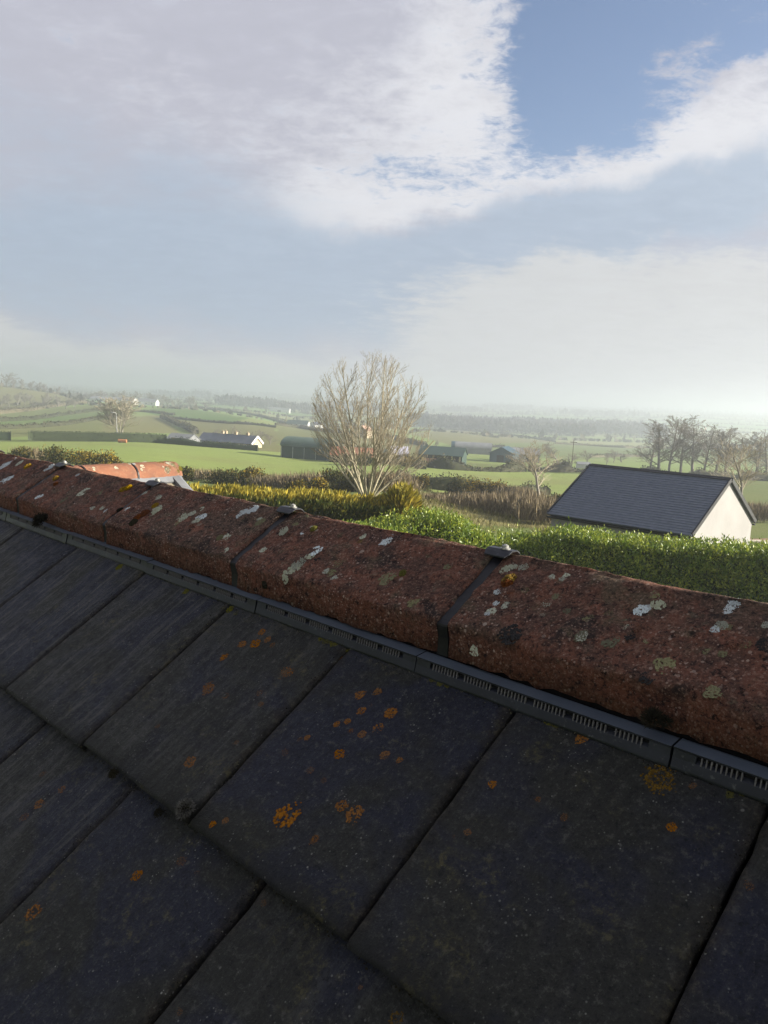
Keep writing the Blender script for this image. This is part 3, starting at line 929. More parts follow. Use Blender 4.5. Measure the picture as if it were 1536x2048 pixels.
for k in range(len(JOINTS) - 1):
    uc = (JOINTS[k] + JOINTS[k + 1]) / 2
    dz = trng.uniform(-.002, .002)
    o = link('ridge_tile', RMESH[(k * 3) % 4])
    M = mat4(RR, crown_at(uc) + Z_ * dz) @ Matrix.Rotation(-0.0074, 4, 'Y') @ Matrix.Rotation(math.radians(trng.uniform(-.25, .25)), 4, 'Z') @ Matrix.Rotation(math.radians(trng.uniform(-.3, .3)), 4, 'Y') @ Matrix.Rotation(math.radians(trng.uniform(-.5, .5)), 4, 'X')
    put(o, M)
    RTILES.append((uc, o, M))
for uj in JOINTS:
    o = link('ridge_union', UM)
    put(o, mat4(RR, crown_at(uj) - Z_ * 0.001))
    c = link('ridge_clip', CM)
    put(c, mat4(RR, crown_at(uj) + Z_ * 0.0025) @ Matrix.Rotation(math.radians(trng.uniform(-3, 3)), 4, 'Z'))
    bo = link('bolt', BM, c)
    bo.matrix_local = Matrix.Translation((trng.uniform(.002, .007), 0, 0.0012)) @ Matrix.Scale(0.70, 4) @ Matrix.Rotation(trng.uniform(0, 1), 4, 'Z')

# ventilation strip under the ridge: ledge, comb of slots, apron
VL = 0.40 * SR
VJ = [(-1.0525 + 0.40 * k) * SR for k in range(-9, 10)]
v_lo = 0.3203
vlen = VL - 0.0022
def vent_body():
    # section in (v, n): foot, apron, sill, recess, lip, ledge, back
    sec = [(.3196, -.018), (.3200, -.0118), (.3213, -.0102), (.3283, -.0046), (.3293, -.0040), (.3365, -.0040), (.3372, .0000), (.3352, .0010), (.3348, .0034), (.3356, .0042), (.3525, -.0040),
           (.3540, -.0055), (.3560, -.014), (.375, -.022), (.340, -.032)]
    mb = MB()
    mb.prism(sec, vlen, (-vlen / 2, 0, 0), (0, 1, 0), (0, 0, 1), (1, 0, 0))
    for s in (-1, 1):          # solid ends of the comb
        x0 = -vlen / 2 + 0.0002 if s < 0 else vlen / 2 - 0.0242
        mb.prism([(.3287, -.0041), (.3362, -.0041), (.3370, .0018), (.3350, .0018)], 0.024, (x0, 0, 0), (0, 1, 0), (0, 0, 1), (1, 0, 0))
    return mb.mesh('vent', MATS['vent_plastic'])
def vent_fins():
    mb = MB()
    x = -vlen / 2 + 0.030
    i = 0
    while x < vlen / 2 - 0.028:
        wd = 0.0013
        if i % 10 != 9:
          mb.prism([(.3286, -.0042), (.3330, -.0042), (.3362, .0015), (.3342, .0015)], wd, (x - wd / 2, 0, 0), (0, 1, 0), (0, 0, 1), (1, 0, 0))
        x += 0.0050 + (0.0015 if i % 10 in (8, 9) else 0)
        i += 1
    return mb.mesh('fins', MATS['vent_fin'])
def vent_dark():  # dark bar at the back of the recess, painting its shade
    mb = MB()
    mb.prism([(.3345, -.0039), (.3366, -.0039), (.3371, .0009), (.3356, .0012)], vlen - .05, (-vlen / 2 + .025, 0, 0), (0, 1, 0), (0, 0, 1), (1, 0, 0))
    return mb.mesh('slot_shade', MATS['vent_slot_shade'])
VD = vent_dark()
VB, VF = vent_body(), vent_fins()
for k in range(len(VJ) - 1):
    uc = (VJ[k] + VJ[k + 1]) / 2
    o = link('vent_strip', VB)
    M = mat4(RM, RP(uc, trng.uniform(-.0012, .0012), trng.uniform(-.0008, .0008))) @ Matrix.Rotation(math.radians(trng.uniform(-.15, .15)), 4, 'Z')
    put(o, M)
    f = link('vent_fins', VF, o)
    f['kind'] = 'stuff'
    link('slot_shade', VD, o)
# underlay roll between strip and ridge
ub = MB()
for s in (1,):
    ub.prism([(.3520, -.016), (.3545, -.0050), (.361, .0040), (.372, .0), (.39, -.01), (.38, -.03)], U1 - U0, RP(U0, 0, 0), S_, NN, D_)
hchild('ridge_underlay', ub, MATS['underlay'])

# ---- growths: granule clusters shared between many patches
def granules(seed, kind, n, hgt=0.16):
    r = np.random.default_rng(seed)
    mb = MB()
    lob = r.uniform(0.7, 1.1, 9)
    made = 0
    while made < n:
        a, q = r.uniform(0, 2 * math.pi), math.sqrt(r.uniform(0, 1))
        if kind == 'ring':
            q = r.normal(0.78, 0.14)
            if r.uniform() < 0.12: q = r.uniform(0, 0.6)
            if math.sin(a * 2 + seed) < -0.55 and r.uniform() < 0.5: continue
        if kind == 'crust':
            q = q ** 1.1
        if kind == 'sparse' and r.uniform() < 0.35:
            q = r.uniform(0.6, 1.25)
        f = a / (2 * math.pi) * 9
        L0 = lob[int(f) % 9] * (1 - f % 1) + lob[(int(f) + 1) % 9] * (f % 1)
        x, y = q * L0 * math.cos(a), q * L0 * math.sin(a)
        s = (r.uniform(0.035, 0.105) if kind == 'crust' else r.uniform(0.06, 0.15)) * (1.0 if kind != 'cushion' else 1.1) * (0.7 if kind == 'sparse' else 1)
        h = s * r.uniform(0.5, 1.0) * hgt / 0.16 * (2.2 * r.uniform(.3, 1.3) if kind == 'crust' else 1)
        base = 0.0
        if kind == 'cushion':
            base = max(0, 1 - q * q) * 0.45
            h += 0.08
        m_ = 5
        rot = r.uniform(0, 6.28)
        ring = [(x + s * math.cos(rot + 6.283 * i / m_) * r.uniform(.8, 1.2), y + s * math.sin(rot + 6.283 * i / m_) * r.uniform(.8, 1.2), -0.02) for i in range(m_)]
        top = [(x + (p[0] - x) * .55, y + (p[1] - y) * .55, base + h * .8) for p in ring]
        ap = (x + r.normal(0, s * .2), y + r.normal(0, s * .2), base + h)
        F = [(i, (i + 1) % m_, m_ + (i + 1) % m_, m_ + i) for i in range(m_)] + [(m_ + i, m_ + (i + 1) % m_, 2 * m_) for i in range(m_)]
        mb.add(ring + top + [ap], F)
        made += 1
    return mb
GM = {}
def gmesh(kind, var, mt):
    key = (kind, var, mt)
    if key not in GM:
        n, h = {'disc': (130, .10), 'ring': (95, .10), 'sparse': (70, .09), 'crust': (230, .20), 'cushion': (170, .30), 'flat': (150, .05)}[kind]
        GM[key] = granules(hash((kind, var)) % 1000 if False else {'disc': 10, 'ring': 30, 'sparse': 50, 'cushion': 70, 'flat': 90, 'crust': 110}[kind] + var, kind, n, h).mesh('growth', MATS[mt], False)
    return GM[key]
def ray_plane(px, py, p, n):
    d = pix_dir(px, py)
    t = ((p - EYE) @ n) / (d @ n)
    return EYE + d * t, t
grow_rng = random.Random(9)
def grow_on(parent, Mp, pos, R3, size, kind, mt, name, asp=1.0):
    M = mat4(R3, pos) @ Matrix.Rotation(grow_rng.uniform(0, 6.28), 4, 'Z') @ Matrix.Diagonal((size, size * asp, size * 0.9, 1))
    o = link(name, gmesh(kind, grow_rng.randrange(3), mt), parent)
    o.matrix_local = Mp.inverted() @ M
    return o
BV = {}
def cast(o, M, px, py):
    me = o.data
    if me.name not in BV:
        BV[me.name] = BVHTree.FromPolygons([v.co[:] for v in me.vertices], [p.vertices[:] for p in me.polygons])
    Mi = M.inverted()
    e = Mi @ Vector(EYE)
    d = (Mi.to_3x3() @ Vector(pix_dir(px, py))).normalized()
    loc, nrm, idx, dist = BV[me.name].ray_cast(e, d)
    return loc, nrm, dist
def grow_at(pieces, px, py, s, kind, mt, name, asp=1.0, smooth_n=None):
    best = None
    for o, M in pieces:
        loc, nrm, dist = cast(o, M, px, py)
        if loc is not None and (best is None or dist < best[0]):
            best = (dist, o, M, loc, nrm)
    if best is None:
        return
    dist, o, M, loc, nrm = best
    zc = smooth_n(loc, nrm) if smooth_n else nrm
    xc = Vector((1, 0, 0))
    yc = zc.cross(xc).normalized()
    xc = yc.cross(zc)
    R3 = Matrix((xc, yc, zc)).transposed()
    size = s * 0.5 * dist / F_PX * 1.15
    g = link(name, gmesh(kind, grow_rng.randrange(3), mt), o)
    g.matrix_local = mat4(R3, loc + zc * size * 0.015) @ Matrix.Diagonal((size, size * asp, size * 0.9, 1)) @ Matrix.Rotation(grow_rng.uniform(0, 6.28), 4, 'Z')
TP = [(o, M) for c, u, v, o, M in TILES if c < 3 and -2.5 < u < 1.4]
RPc = [(o, M) for uc, o, M in RTILES if -3.0 < uc < 1.4]
def tile_growth(px, py, s, kind='disc', mt='lichen_orange', name='lichen_patch'):
    grow_at(TP, px, py, s, kind, mt, name, 1.0, lambda l, n: Vector((0, 0, 1)))
def ridge_growth(px, py, s, kind='disc', mt='lichen_pale', name='lichen_patch'):
    def sn(l, n):
        if l.z < -0.083:
            return Vector((0, -1, 0.05)).normalized()
        return Vector((0, -0.543 if l.y < 0 else 0.543, 0.84))
    grow_at(RPc, px, py, s, kind, mt, name, 1.25, sn)
for x, y, s in [(720, 1390, 22), (755, 1383, 18), (781, 1425, 26), (724, 1469, 18), (673, 1448, 14), (695, 1442, 14), (769, 1510, 21), (799, 1520, 14), (985, 1568, 17),
                (1162, 1477, 24), (535, 1279, 15), (448, 1315, 17), (614, 1475, 13), (1343, 1655, 18), (451, 1641, 14), (425, 1648, 14), (485, 1288, 18)]:
    tile_growth(x, y, s, 'disc')
for x, y, s in [(756, 1456, 24), (708, 1627, 36), (573, 1633, 52), (418, 1378, 24), (380, 1525, 24), (511, 1288, 22), (77, 1609, 20), (678, 1507, 22), (936, 1665, 14), (724, 1421, 18),
                (67, 1823, 26), (524, 1263, 16), (275, 1750, 20), (682, 1611, 24), (450, 1392, 14)]:
    tile_growth(x, y, s, 'ring')
for x, y, s in [(741, 1411, 9), (702, 1461, 10), (620, 1540, 15), (648, 1561, 12), (629, 1678, 15), (907, 1674, 8), (628, 1680, 17), (362, 1722, 18), (394, 1747, 11), (527, 1807, 12),
                (359, 2023, 11), (570, 1505, 15), (534, 1512, 8), (316, 1452, 10), (472, 1485, 10), (86, 1548, 12), (1076, 1598, 11), (1498, 1771, 15), (1386, 1571, 12), (570, 1345, 26),
                (416, 1372, 18), (520, 1385, 14), (522, 1408, 12), (576, 1345, 20), (49, 1634, 16), (124, 1578, 14), (1128, 1635, 14), (681, 1316, 9), (720, 1975, 8), (545, 1290, 12), (600, 1478, 10)]:
    tile_growth(x, y, s, 'sparse')
tile_growth(1320, 1560, 58, 'sparse', 'moss_brown')
tile_growth(1318, 1562, 52, 'sparse', 'moss_brown')
tile_growth(1316, 1556, 46, 'ring', 'moss_brown')
tile_growth(792, 2037, 24, 'ring', 'moss_brown')
for x, y, s in [(866, 1359, 16), (882, 1364, 18), (897, 1368, 18), (908, 1371, 12), (1098, 1440, 22), (1112, 1446, 22), (1141, 1451, 18), (1128, 1448, 12), (655, 1281, 20), (642, 1277, 14), (668, 1287, 18),
                (697, 1297, 16), (460, 1219, 16), (472, 1226, 12), (446, 1216, 10), (238, 1135, 16), (372, 1183, 14), (800, 1333, 9), (1020, 1412, 12), (1000, 1402, 9), (1420, 1546, 14), (1485, 1583, 18), (1460, 1590, 14),
                (270, 1126, 10), (1350, 1520, 9)]:
    tile_growth(x, y, s, 'crust' if s > 13 else 'sparse', 'moss_yellow', 'moss_tuft')
for x, y, s, k, mt in [
    (632, 1101, 22, 'flat', 'lichen_white'), (619, 1113, 18, 'crust', 'lichen_pale'), (597, 1128, 26, 'crust', 'lichen_pale'), (585, 1140, 26, 'crust', 'lichen_pale'), (571, 1155, 20, 'crust', 'lichen_pale'),
    (774, 1079, 26, 'disc', 'lichen_white'), (766, 1088, 16, 'disc', 'lichen_white'), (725, 1073, 14, 'disc', 'lichen_pale'), (628, 1058, 15, 'cushion', 'moss_yellow'), (624, 1056, 14, 'disc', 'lichen_pale'), (606, 1065, 11, 'flat', 'lichen_white'),
    (568, 1062, 20, 'crust', 'lichen_pale'), (590, 1050, 14, 'disc', 'lichen_green'), (611, 1034, 12, 'disc', 'lichen_green'), (497, 1023, 30, 'flat', 'lichen_white'), (486, 1028, 24, 'flat', 'lichen_white'), (508, 1018, 20, 'flat', 'lichen_white'), (520, 1044, 20, 'disc', 'lichen_green'),
    (519, 1038, 10, 'disc', 'lichen_pale'), (451, 1075, 18, 'disc', 'lichen_pale'), (440, 1076, 14, 'cushion', 'lichen_green'), (402, 1033, 20, 'flat', 'lichen_white'), (392, 1043, 18, 'disc', 'lichen_pale'), (366, 1036, 22, 'crust', 'lichen_pale'), (384, 1027, 14, 'disc', 'lichen_pale'), (402, 1018, 12, 'disc', 'lichen_pale'),
    (356, 1046, 12, 'disc', 'lichen_green'), (452, 1100, 12, 'disc', 'lichen_pale'), (526, 1100, 14, 'disc', 'lichen_pale'), (660, 1147, 22, 'disc', 'lichen_green'), (652, 1142, 14, 'disc', 'lichen_pale'), (668, 1157, 14, 'disc', 'lichen_pale'), (774, 1157, 30, 'flat', 'lichen_green'),
    (806, 1146, 15, 'cushion', 'moss_yellow'), (826, 1205, 20, 'flat', 'lichen_green'), (895, 1133, 18, 'disc', 'lichen_green'), (676, 1128, 20, 'sparse', 'lichen_green'), (720, 1084, 12, 'sparse', 'moss_yellow'), (637, 1120, 26, 'flat', 'lichen_black'), (1020, 1268, 42, 'flat', 'lichen_black'),
    (530, 1170, 14, 'cushion', 'moss_dark'), (1013, 1139, 22, 'crust', 'lichen_pale'), (1026, 1135, 20, 'crust', 'lichen_pale'), (1047, 1135, 18, 'crust', 'lichen_pale'), (1018, 1160, 26, 'cushion', 'moss_gold'), (1014, 1167, 22, 'cushion', 'moss_rust'), (996, 1182, 18, 'disc', 'lichen_white'),
    (993, 1206, 12, 'disc', 'lichen_white'), (1013, 1211, 18, 'disc', 'lichen_pale'), (980, 1225, 22, 'disc', 'lichen_pale'), (974, 1229, 12, 'disc', 'lichen_white'), (1103, 1154, 14, 'disc', 'lichen_pale'), (1132, 1152, 14, 'disc', 'lichen_pale'), (1124, 1158, 12, 'disc', 'lichen_pale'), (1115, 1165, 16, 'sparse', 'lichen_green'),
    (1110, 1193, 14, 'disc', 'lichen_green'), (948, 1301, 20, 'disc', 'lichen_pale'), (1162, 1271, 24, 'disc', 'lichen_green'), (1134, 1222, 14, 'disc', 'lichen_green'), (1180, 1236, 16, 'sparse', 'lichen_green'), (1284, 1218, 24, 'disc', 'lichen_white'), (1275, 1222, 18, 'disc', 'lichen_white'), (1294, 1216, 14, 'disc', 'lichen_white'),
    (1316, 1210, 24, 'crust', 'lichen_pale'), (1308, 1190, 18, 'disc', 'lichen_green'), (1464, 1210, 24, 'disc', 'lichen_white'), (1457, 1220, 20, 'disc', 'lichen_white'), (1472, 1204, 16, 'crust', 'lichen_white'), (1443, 1250, 20, 'crust', 'lichen_pale'), (1430, 1258, 16, 'disc', 'lichen_white'), (1455, 1254, 14, 'disc', 'lichen_green'),
    (1163, 1272, 22, 'disc', 'lichen_pale'), (1221, 1281, 30, 'flat', 'lichen_green'), (1329, 1330, 36, 'flat', 'lichen_green'), (1424, 1384, 28, 'flat', 'lichen_green'), (1418, 1304, 18, 'disc', 'lichen_green'), (1446, 1306, 16, 'disc', 'lichen_green'), (1294, 1281, 12, 'disc', 'lichen_green'), (1295, 1356, 26, 'flat', 'lichen_black'), (1258, 1265, 30, 'flat', 'lichen_black'),
    (1248, 1246, 16, 'disc', 'lichen_green'), (1170, 1240, 14, 'disc', 'lichen_green'), (1530, 1290, 30, 'flat', 'lichen_black'), (1532, 1250, 14, 'disc', 'lichen_pale'),
    (16, 926, 22, 'flat', 'lichen_white'), (8, 932, 16, 'disc', 'lichen_white'), (39, 926, 14, 'disc', 'lichen_pale'), (55, 934, 13, 'cushion', 'moss_gold'), (11, 961, 24, 'flat', 'lichen_white'), (98, 935, 18, 'flat', 'lichen_white'), (112, 957, 12, 'cushion', 'moss_gold'), (112, 968, 10, 'cushion', 'moss_rust'), (78, 994, 14, 'flat', 'lichen_white'),
    (166, 985, 22, 'disc', 'lichen_pale'), (156, 949, 9, 'flat', 'lichen_white'), (246, 980, 14, 'cushion', 'moss_gold'), (257, 976, 14, 'cushion', 'moss_gold'), (182, 1018, 14, 'disc', 'lichen_pale'), (206, 1015, 12, 'disc', 'lichen_pale'), (211, 1022, 9, 'disc', 'lichen_white'), (311, 1012, 13, 'cushion', 'moss_gold'), (314, 1020, 20, 'crust', 'lichen_pale'), (306, 1026, 14, 'disc', 'lichen_pale'),
    (290, 1027, 18, 'cushion', 'moss_rust'), (276, 1036, 16, 'cushion', 'moss_rust'), (268, 1045, 16, 'cushion', 'moss_dark'), (254, 1018, 9, 'flat', 'lichen_white'), (240, 1021, 12, 'cushion', 'moss_dark'), (318, 995, 12, 'disc', 'lichen_pale'), (290, 986, 10, 'disc', 'lichen_pale'), (128, 1000, 14, 'disc', 'lichen_green'), (200, 986, 16, 'disc', 'lichen_green')]:
    ridge_growth(x, y, s, k, mt, 'moss_tuft' if mt.startswith('moss') else 'lichen_patch')
# random faint lichens on the far ridge tiles out of the measured list
for k in range(34):
    x = grow_rng.uniform(20, 1520)
    yc = 912 + 0.197 * x
    y = yc + grow_rng.uniform(14, 60 + 0.06 * x)
    ridge_growth(x, y, grow_rng.uniform(7, 13) * (0.6 + x / 1500), 'sparse', grow_rng.choice(['lichen_green', 'lichen_green', 'lichen_pale', 'moss_dark', 'moss_rust']))

# woolly moss ball at the tile corner, and dark tufts on the strip
def tuft(name, px, py, s_px, mt, n, spike, nplane=0.01, hair=None):
    P, t = ray_plane(px, py, RP(0, 0, nplane), NN)
    r = np.random.default_rng(int(px))
    R = s_px * 0.5 * t / F_PX
    d = unit(r.normal(size=(n, 3)))
    d[:, 2] = np.abs(d[:, 2]) * 0.9 - 0.15
    base = d * R * r.uniform(0.45, 0.8, (n, 1))
    V, T = leaf_cards(base, d + r.normal(0, .25, (n, 3)), R * spike * r.uniform(.5, 1.2, n), R * 0.09, r)
    ball = MB()
    o_ = granules(int(px) + 3, 'cushion', 60, .3)
    core = o_.mesh('core', MATS[mt])
    root = link(name, core)
    put(root, mat4(RM, P) @ Matrix.Diagonal((R * .8, R * .8, R * 1.2, 1)))
    h = link('moss_hair', fast_mesh('hair', V / R / np.array([.8, .8, 1.2]), T, MATS[hair or mt]), root)
    h['kind'] = 'stuff'
    return root
crust('moss_hair_grey', (0.17, 0.16, 0.14), (0.05, 0.048, 0.04))
tuft('moss_tuft', 371, 1618, 35, 'moss_dark', 900, 0.55, 0.010, 'moss_hair_grey')
tuft('moss_tuft', 318, 1627, 22, 'moss_dark', 200, 0.4, -0.006)
tuft('moss_tuft', 228, 1548, 24, 'moss_dark', 200, 0.4, 0.0)
tuft('moss_tuft', 82, 1042, 30, 'moss_dark', 500, 0.6, 0.025)
tuft('moss_tuft', 1305, 1437, 40, 'moss_dark', 500, 0.6, 0.022)
tuft('moss_tuft', 1330, 1444, 28, 'moss_dark', 300, 0.6, 0.022)

# grit and moss crumbs lodged along the joints and at the strip's foot
gr = np.random.default_rng(21)
def crumbs(n, pos_fn, smin, smax):
    mb = MB()
    for _ in range(n):
        p = pos_fn()
        s = gr.uniform(smin, smax)
        q = gr.normal(size=(4, 3))
        q = unit(q) * s * gr.uniform(.6, 1.2, (4, 1))
        mb.add(p + q, [(0, 1, 2), (0, 2, 3), (0, 3, 1), (1, 3, 2)])
    return mb
def on_edge():
    u = gr.uniform(-1.6, 0.9)
    c = gr.integers(0, 2)
    return RP(u, -c * GAUGE - abs(gr.normal(0, 0.004)) + 0.002, -0.010 + gr.uniform(-.007, .004))
def on_seam():
    c = gr.integers(0, 2)
    k = gr.integers(-6, 4)
    u, v = tile_at(c, k)
    return RP(u + gr.normal(-0.003, 0.0035), v + gr.uniform(0, GAUGE), gr.uniform(-.008, .0015) - 0.004)
def on_strip():
    return RP(gr.uniform(-1.9, 0.9), v_lo - abs(gr.normal(0, 0.006)), -0.0125 + gr.uniform(0, .002))
for fn, n, a, b_, mt in ((on_edge, 2600, .0007, .0022, 'moss_dark'), (on_seam, 2600, .0006, .0018, 'moss_dark'), (on_strip, 900, .0006, .0018, 'moss_dark'),
                         (on_edge, 160, .0006, .0016, 'lichen_green'), (on_seam, 260, .0005, .0013, 'lichen_green'), (on_strip, 500, .0006, .0016, 'lichen_green')):
    o = hchild('moss_crumbs', crumbs(n, fn, a, b_), MATS[mt])
    o['kind'] = 'stuff'

#@@PART3
# ------------------------------------------------------------------ air
zmin = float(GV[:-1, 2].min())
hz = MB()
hz.box((0, 0, (zmin - 1.5 + HC + 30) / 2), (14400, 14400, HC + 30 - zmin + 1.5))
hmat = bpy.data.materials.new('haze')
hmat.use_nodes = True
ht = hmat.node_tree
ht.nodes.clear()
hb = NB(ht)
ho = hb.n('ShaderNodeOutputMaterial')
pv = hb.n('ShaderNodeVolumePrincipled', {'Color': (0.77, 0.83, 0.91, 1), 'Density': 0.00120, 'Anisotropy': 0.60})
ht.links.new(pv.outputs[0], ho.inputs['Volume'])
tag(hz.build('haze', hmat), kind='stuff')

# ------------------------------------------------------------------ side wing with its own red ridge, beyond the near ridge
def wing():
    root_p = EYE + pix_dir(240, 950) * 6.6
    root = empty('side_wing', (root_p[0], root_p[1], 0))
    tag(root, 'small lower roof end with red half-round ridge tiles and grey verge, beyond the long ridge', 'building')
    def pt(px, py, d):
        return EYE + pix_dir(px, py) * d
    A, B = pt(55, 932, 6.35), pt(347, 926, 7.15)
    A[2] = B[2] = (A[2] + B[2]) / 2
    ax = unit(B - A)
    L = np.linalg.norm(B - A)
    nrm = np.array([ax[1], -ax[0], 0])          # towards the viewer
    if nrm @ (EYE - B) < 0:
        nrm = -nrm
    R3 = Matrix(((ax[0], -nrm[0], 0), (ax[1], -nrm[1], 0), (0, 0, 1)))
    base = Matrix.Translation(-Vector(root.location))
    def ch(name, o, M):
        o.parent = root
        o.matrix_local = base @ M
        return o
    # ridge of half round tiles
    def half(Lr, seed):
        r = np.random.default_rng(seed)
        mb = MB()
        n, nl, R = 18, 14, 0.125
        V = []
        for i in range(nl):
            for k in range(n + 1):
                t = math.pi * (k / n)
                rr = R + r.normal(0, .0012) - (0.004 if i in (0, nl - 1) else 0)
                V.append((Lr * (i / (nl - 1) - 0.5), -rr * math.cos(t), rr * math.sin(t) * 0.92 - 0.012))
        F = [(i * (n + 1) + k, (i + 1) * (n + 1) + k, (i + 1) * (n + 1) + k + 1, i * (n + 1) + k + 1) for i in range(nl - 1) for k in range(n)]
        F = [tuple(reversed(f)) for f in F]
        for i in (0, nl - 1):
            F.append(tuple(i * (n + 1) + k for k in range(n + 1)))
        mb.add(V, F)
        return mb.mesh('half_ridge', MATS['ridge_clay_far'], True)
    lt = 0.46
    pos = L
    k = 0
    while pos > 0.2:
        o = link('ridge_tile', half(lt - 0.012, k))
        c = A + ax * (pos - lt / 2) - Z_ * 0.10
        ch('ridge_tile', o, mat4(R3, c))
        ub = MB()
        ub.box((pos - lt, 0, 0), (0.010, 0.235, 0.004))
        arc = MB()
        n = 14
        V = []
        for s in (-1, 1):
            for q_ in range(n + 1):
                t = math.pi * q_ / n
                V.append((s * 0.007, -0.128 * math.cos(t), 0.128 * math.sin(t) * .92 - .012))
        arc.add(V, [(q_, n + 1 + q_, n + 2 + q_, q_ + 1) for q_ in range(n)])
        o2 = link('ridge_union', arc.mesh('arc', MATS['union_strip']))
        ch('ridge_union', o2, mat4(R3, A + ax * (pos - lt) - Z_ * 0.10))
        pos -= lt
        k += 1
    # roof slopes, tiled in courses
    ph = math.radians(34)
    dn = nrm * math.cos(ph) - Z_ * math.sin(ph)
    up = nrm * math.sin(ph) + Z_ * math.cos(ph)
    dn2 = -nrm * math.cos(ph) - Z_ * math.sin(ph)
    up2 = -nrm * math.sin(ph) + Z_ * math.cos(ph)
    top = A - Z_ * 0.085
    tb = MB().box((0, 0, 0), (0.292, 0.38, 0.018))
    tm = tb.mesh('wing_tile', MATS['tan_tile'])
    wr = random.Random(3)
    for (d_, u_) in ((dn, up), (dn2, up2)):
        R4 = Matrix(((ax[0], -d_[0], u_[0]), (ax[1], -d_[1], u_[1]), (ax[2], -d_[2], u_[2])))
        for row in range(6):
            x = L - 0.20 - (0.148 if row % 2 else 0)
            while x > 0.2:
                o = link('roof_tile', tm)
                ch('roof_tile', o, mat4(R4, top + ax * (x - 0.05) + d_ * (0.27 + row * 0.33) + u_ * 0.012) @ Matrix.Rotation(-0.055 + wr.uniform(-.004, .004), 4, 'X'))
                x -= 0.296
        sb = MB()
        sb.prism([(0, 0), (L - 0.03, 0), (L - 0.03, 2.2), (0, 2.2)], 0.10, top - u_ * 0.11, ax, d_, u_)
        ch('roof_slope', link('roof_slope', sb.mesh('wing_slab', MATS['underlay'])), Matrix.Identity(4))
        for q_ in range(6):     # dry verge on the gable end, one unit per course
            vb = MB()
            vb.prism([(-0.045, -0.075), (0.045, -0.075), (0.045, 0.035), (0.022, 0.042), (-0.045, 0.036)], 0.352, top + ax * (L - 0.075) + d_ * (0.10 + q_ * 0.35) + u_ * (0.012 + 0.003 * (q_ % 2)), ax, u_, d_)
            ch('verge', link('verge', vb.mesh('wing_verge', MATS['grey_verge'])), Matrix.Identity(4))
        rb = MB()
        rb.prism([(0.07, 0.0), (0.165, 0.0), (0.165, 0.030), (0.115, 0.046), (0.07, 0.04)], L - 0.02, top + ax * 0.0 + u_ * 0.004, d_, u_, ax)
        ch('vent_strip', link('vent_strip', rb.mesh('wing_strip', MATS['grey_verge'])), Matrix.Identity(4))
    wb_ = MB()
    zt_ = float(top[2] - 2.0 * math.sin(ph) - 0.05)
    hw = 2.0 * math.cos(ph)
    c = A + ax * (L / 2 - 0.1)
    wb_.box((c[0], c[1], zt_ / 2), (L - 0.16, hw * 2, zt_), np.stack([ax, nrm, Z_], 1))
    e = A + ax * (L - 0.20)
    wb_.prism([(-hw, zt_), (hw, zt_), (0, float(top[2]) - 0.13)], 0.02, (e[0], e[1], 0), nrm, Z_, ax)
    ch('wall', link('wall', wb_.mesh('wing_wall', MATS['render_cream'])), Matrix.Identity(4))
    # yellowish crust on the last ridge tile
    r = random.Random(4)
    for k in range(26):
        t = r.uniform(0.35, 2.2)
        x = L - abs(r.gauss(0, 0.22)) - 0.01
        p = A + ax * x - Z_ * 0.112 + nrm * 0.125 * math.cos(t) + Z_ * 0.125 * math.sin(t) * .92
        n = Vector(nrm * math.cos(t) + Z_ * math.sin(t))
        q_ = n.to_track_quat('Z', 'Y').to_matrix()
        o = link('lichen_patch', gmesh(r.choice(['disc', 'sparse']), r.randrange(3), r.choice(['lichen_pale', 'moss_yellow', 'lichen_green', 'lichen_white'])))
        s = r.uniform(.010, .032)
        ch('lichen_patch', o, mat4(q_, p) @ Matrix.Diagonal((s, s, s, 1)))
    for k in range(10):
        t = r.uniform(0.35, 1.8)
        p = A + ax * r.uniform(L - 1.2, L - .3) - Z_ * 0.112 + nrm * 0.125 * math.cos(t) + Z_ * 0.125 * math.sin(t) * .92
        q_ = Vector(nrm * math.cos(t) + Z_ * math.sin(t)).to_track_quat('Z', 'Y').to_matrix()
        o = link('lichen_patch', gmesh('disc', r.randrange(3), 'lichen_pale'))
        s = r.uniform(.010, .024)
        ch('lichen_patch', o, mat4(q_, p) @ Matrix.Diagonal((s, s, s, 1)))
def m_ridge_far(bb):
    v, tc, rnd = obj_co(bb)
    c = bb.mix(bb.ss(bb.noise(v, 6, 5, 0.65), 0.35, 0.68), (0.20, 0.088, 0.052), (0.13, 0.065, 0.045))
    c = bb.mix(bb.ss(bb.noise(v, 40, 5, 0.7), 0.5, 0.75, 0.0, 0.5), c, (0.33, 0.21, 0.13))
    return {'c': c, 'r': 0.9, 'b': bb.noise(v, 120, 3), 'n': 0.003}
principled('ridge_clay_far', m_ridge_far, spec=0.2)
wing()

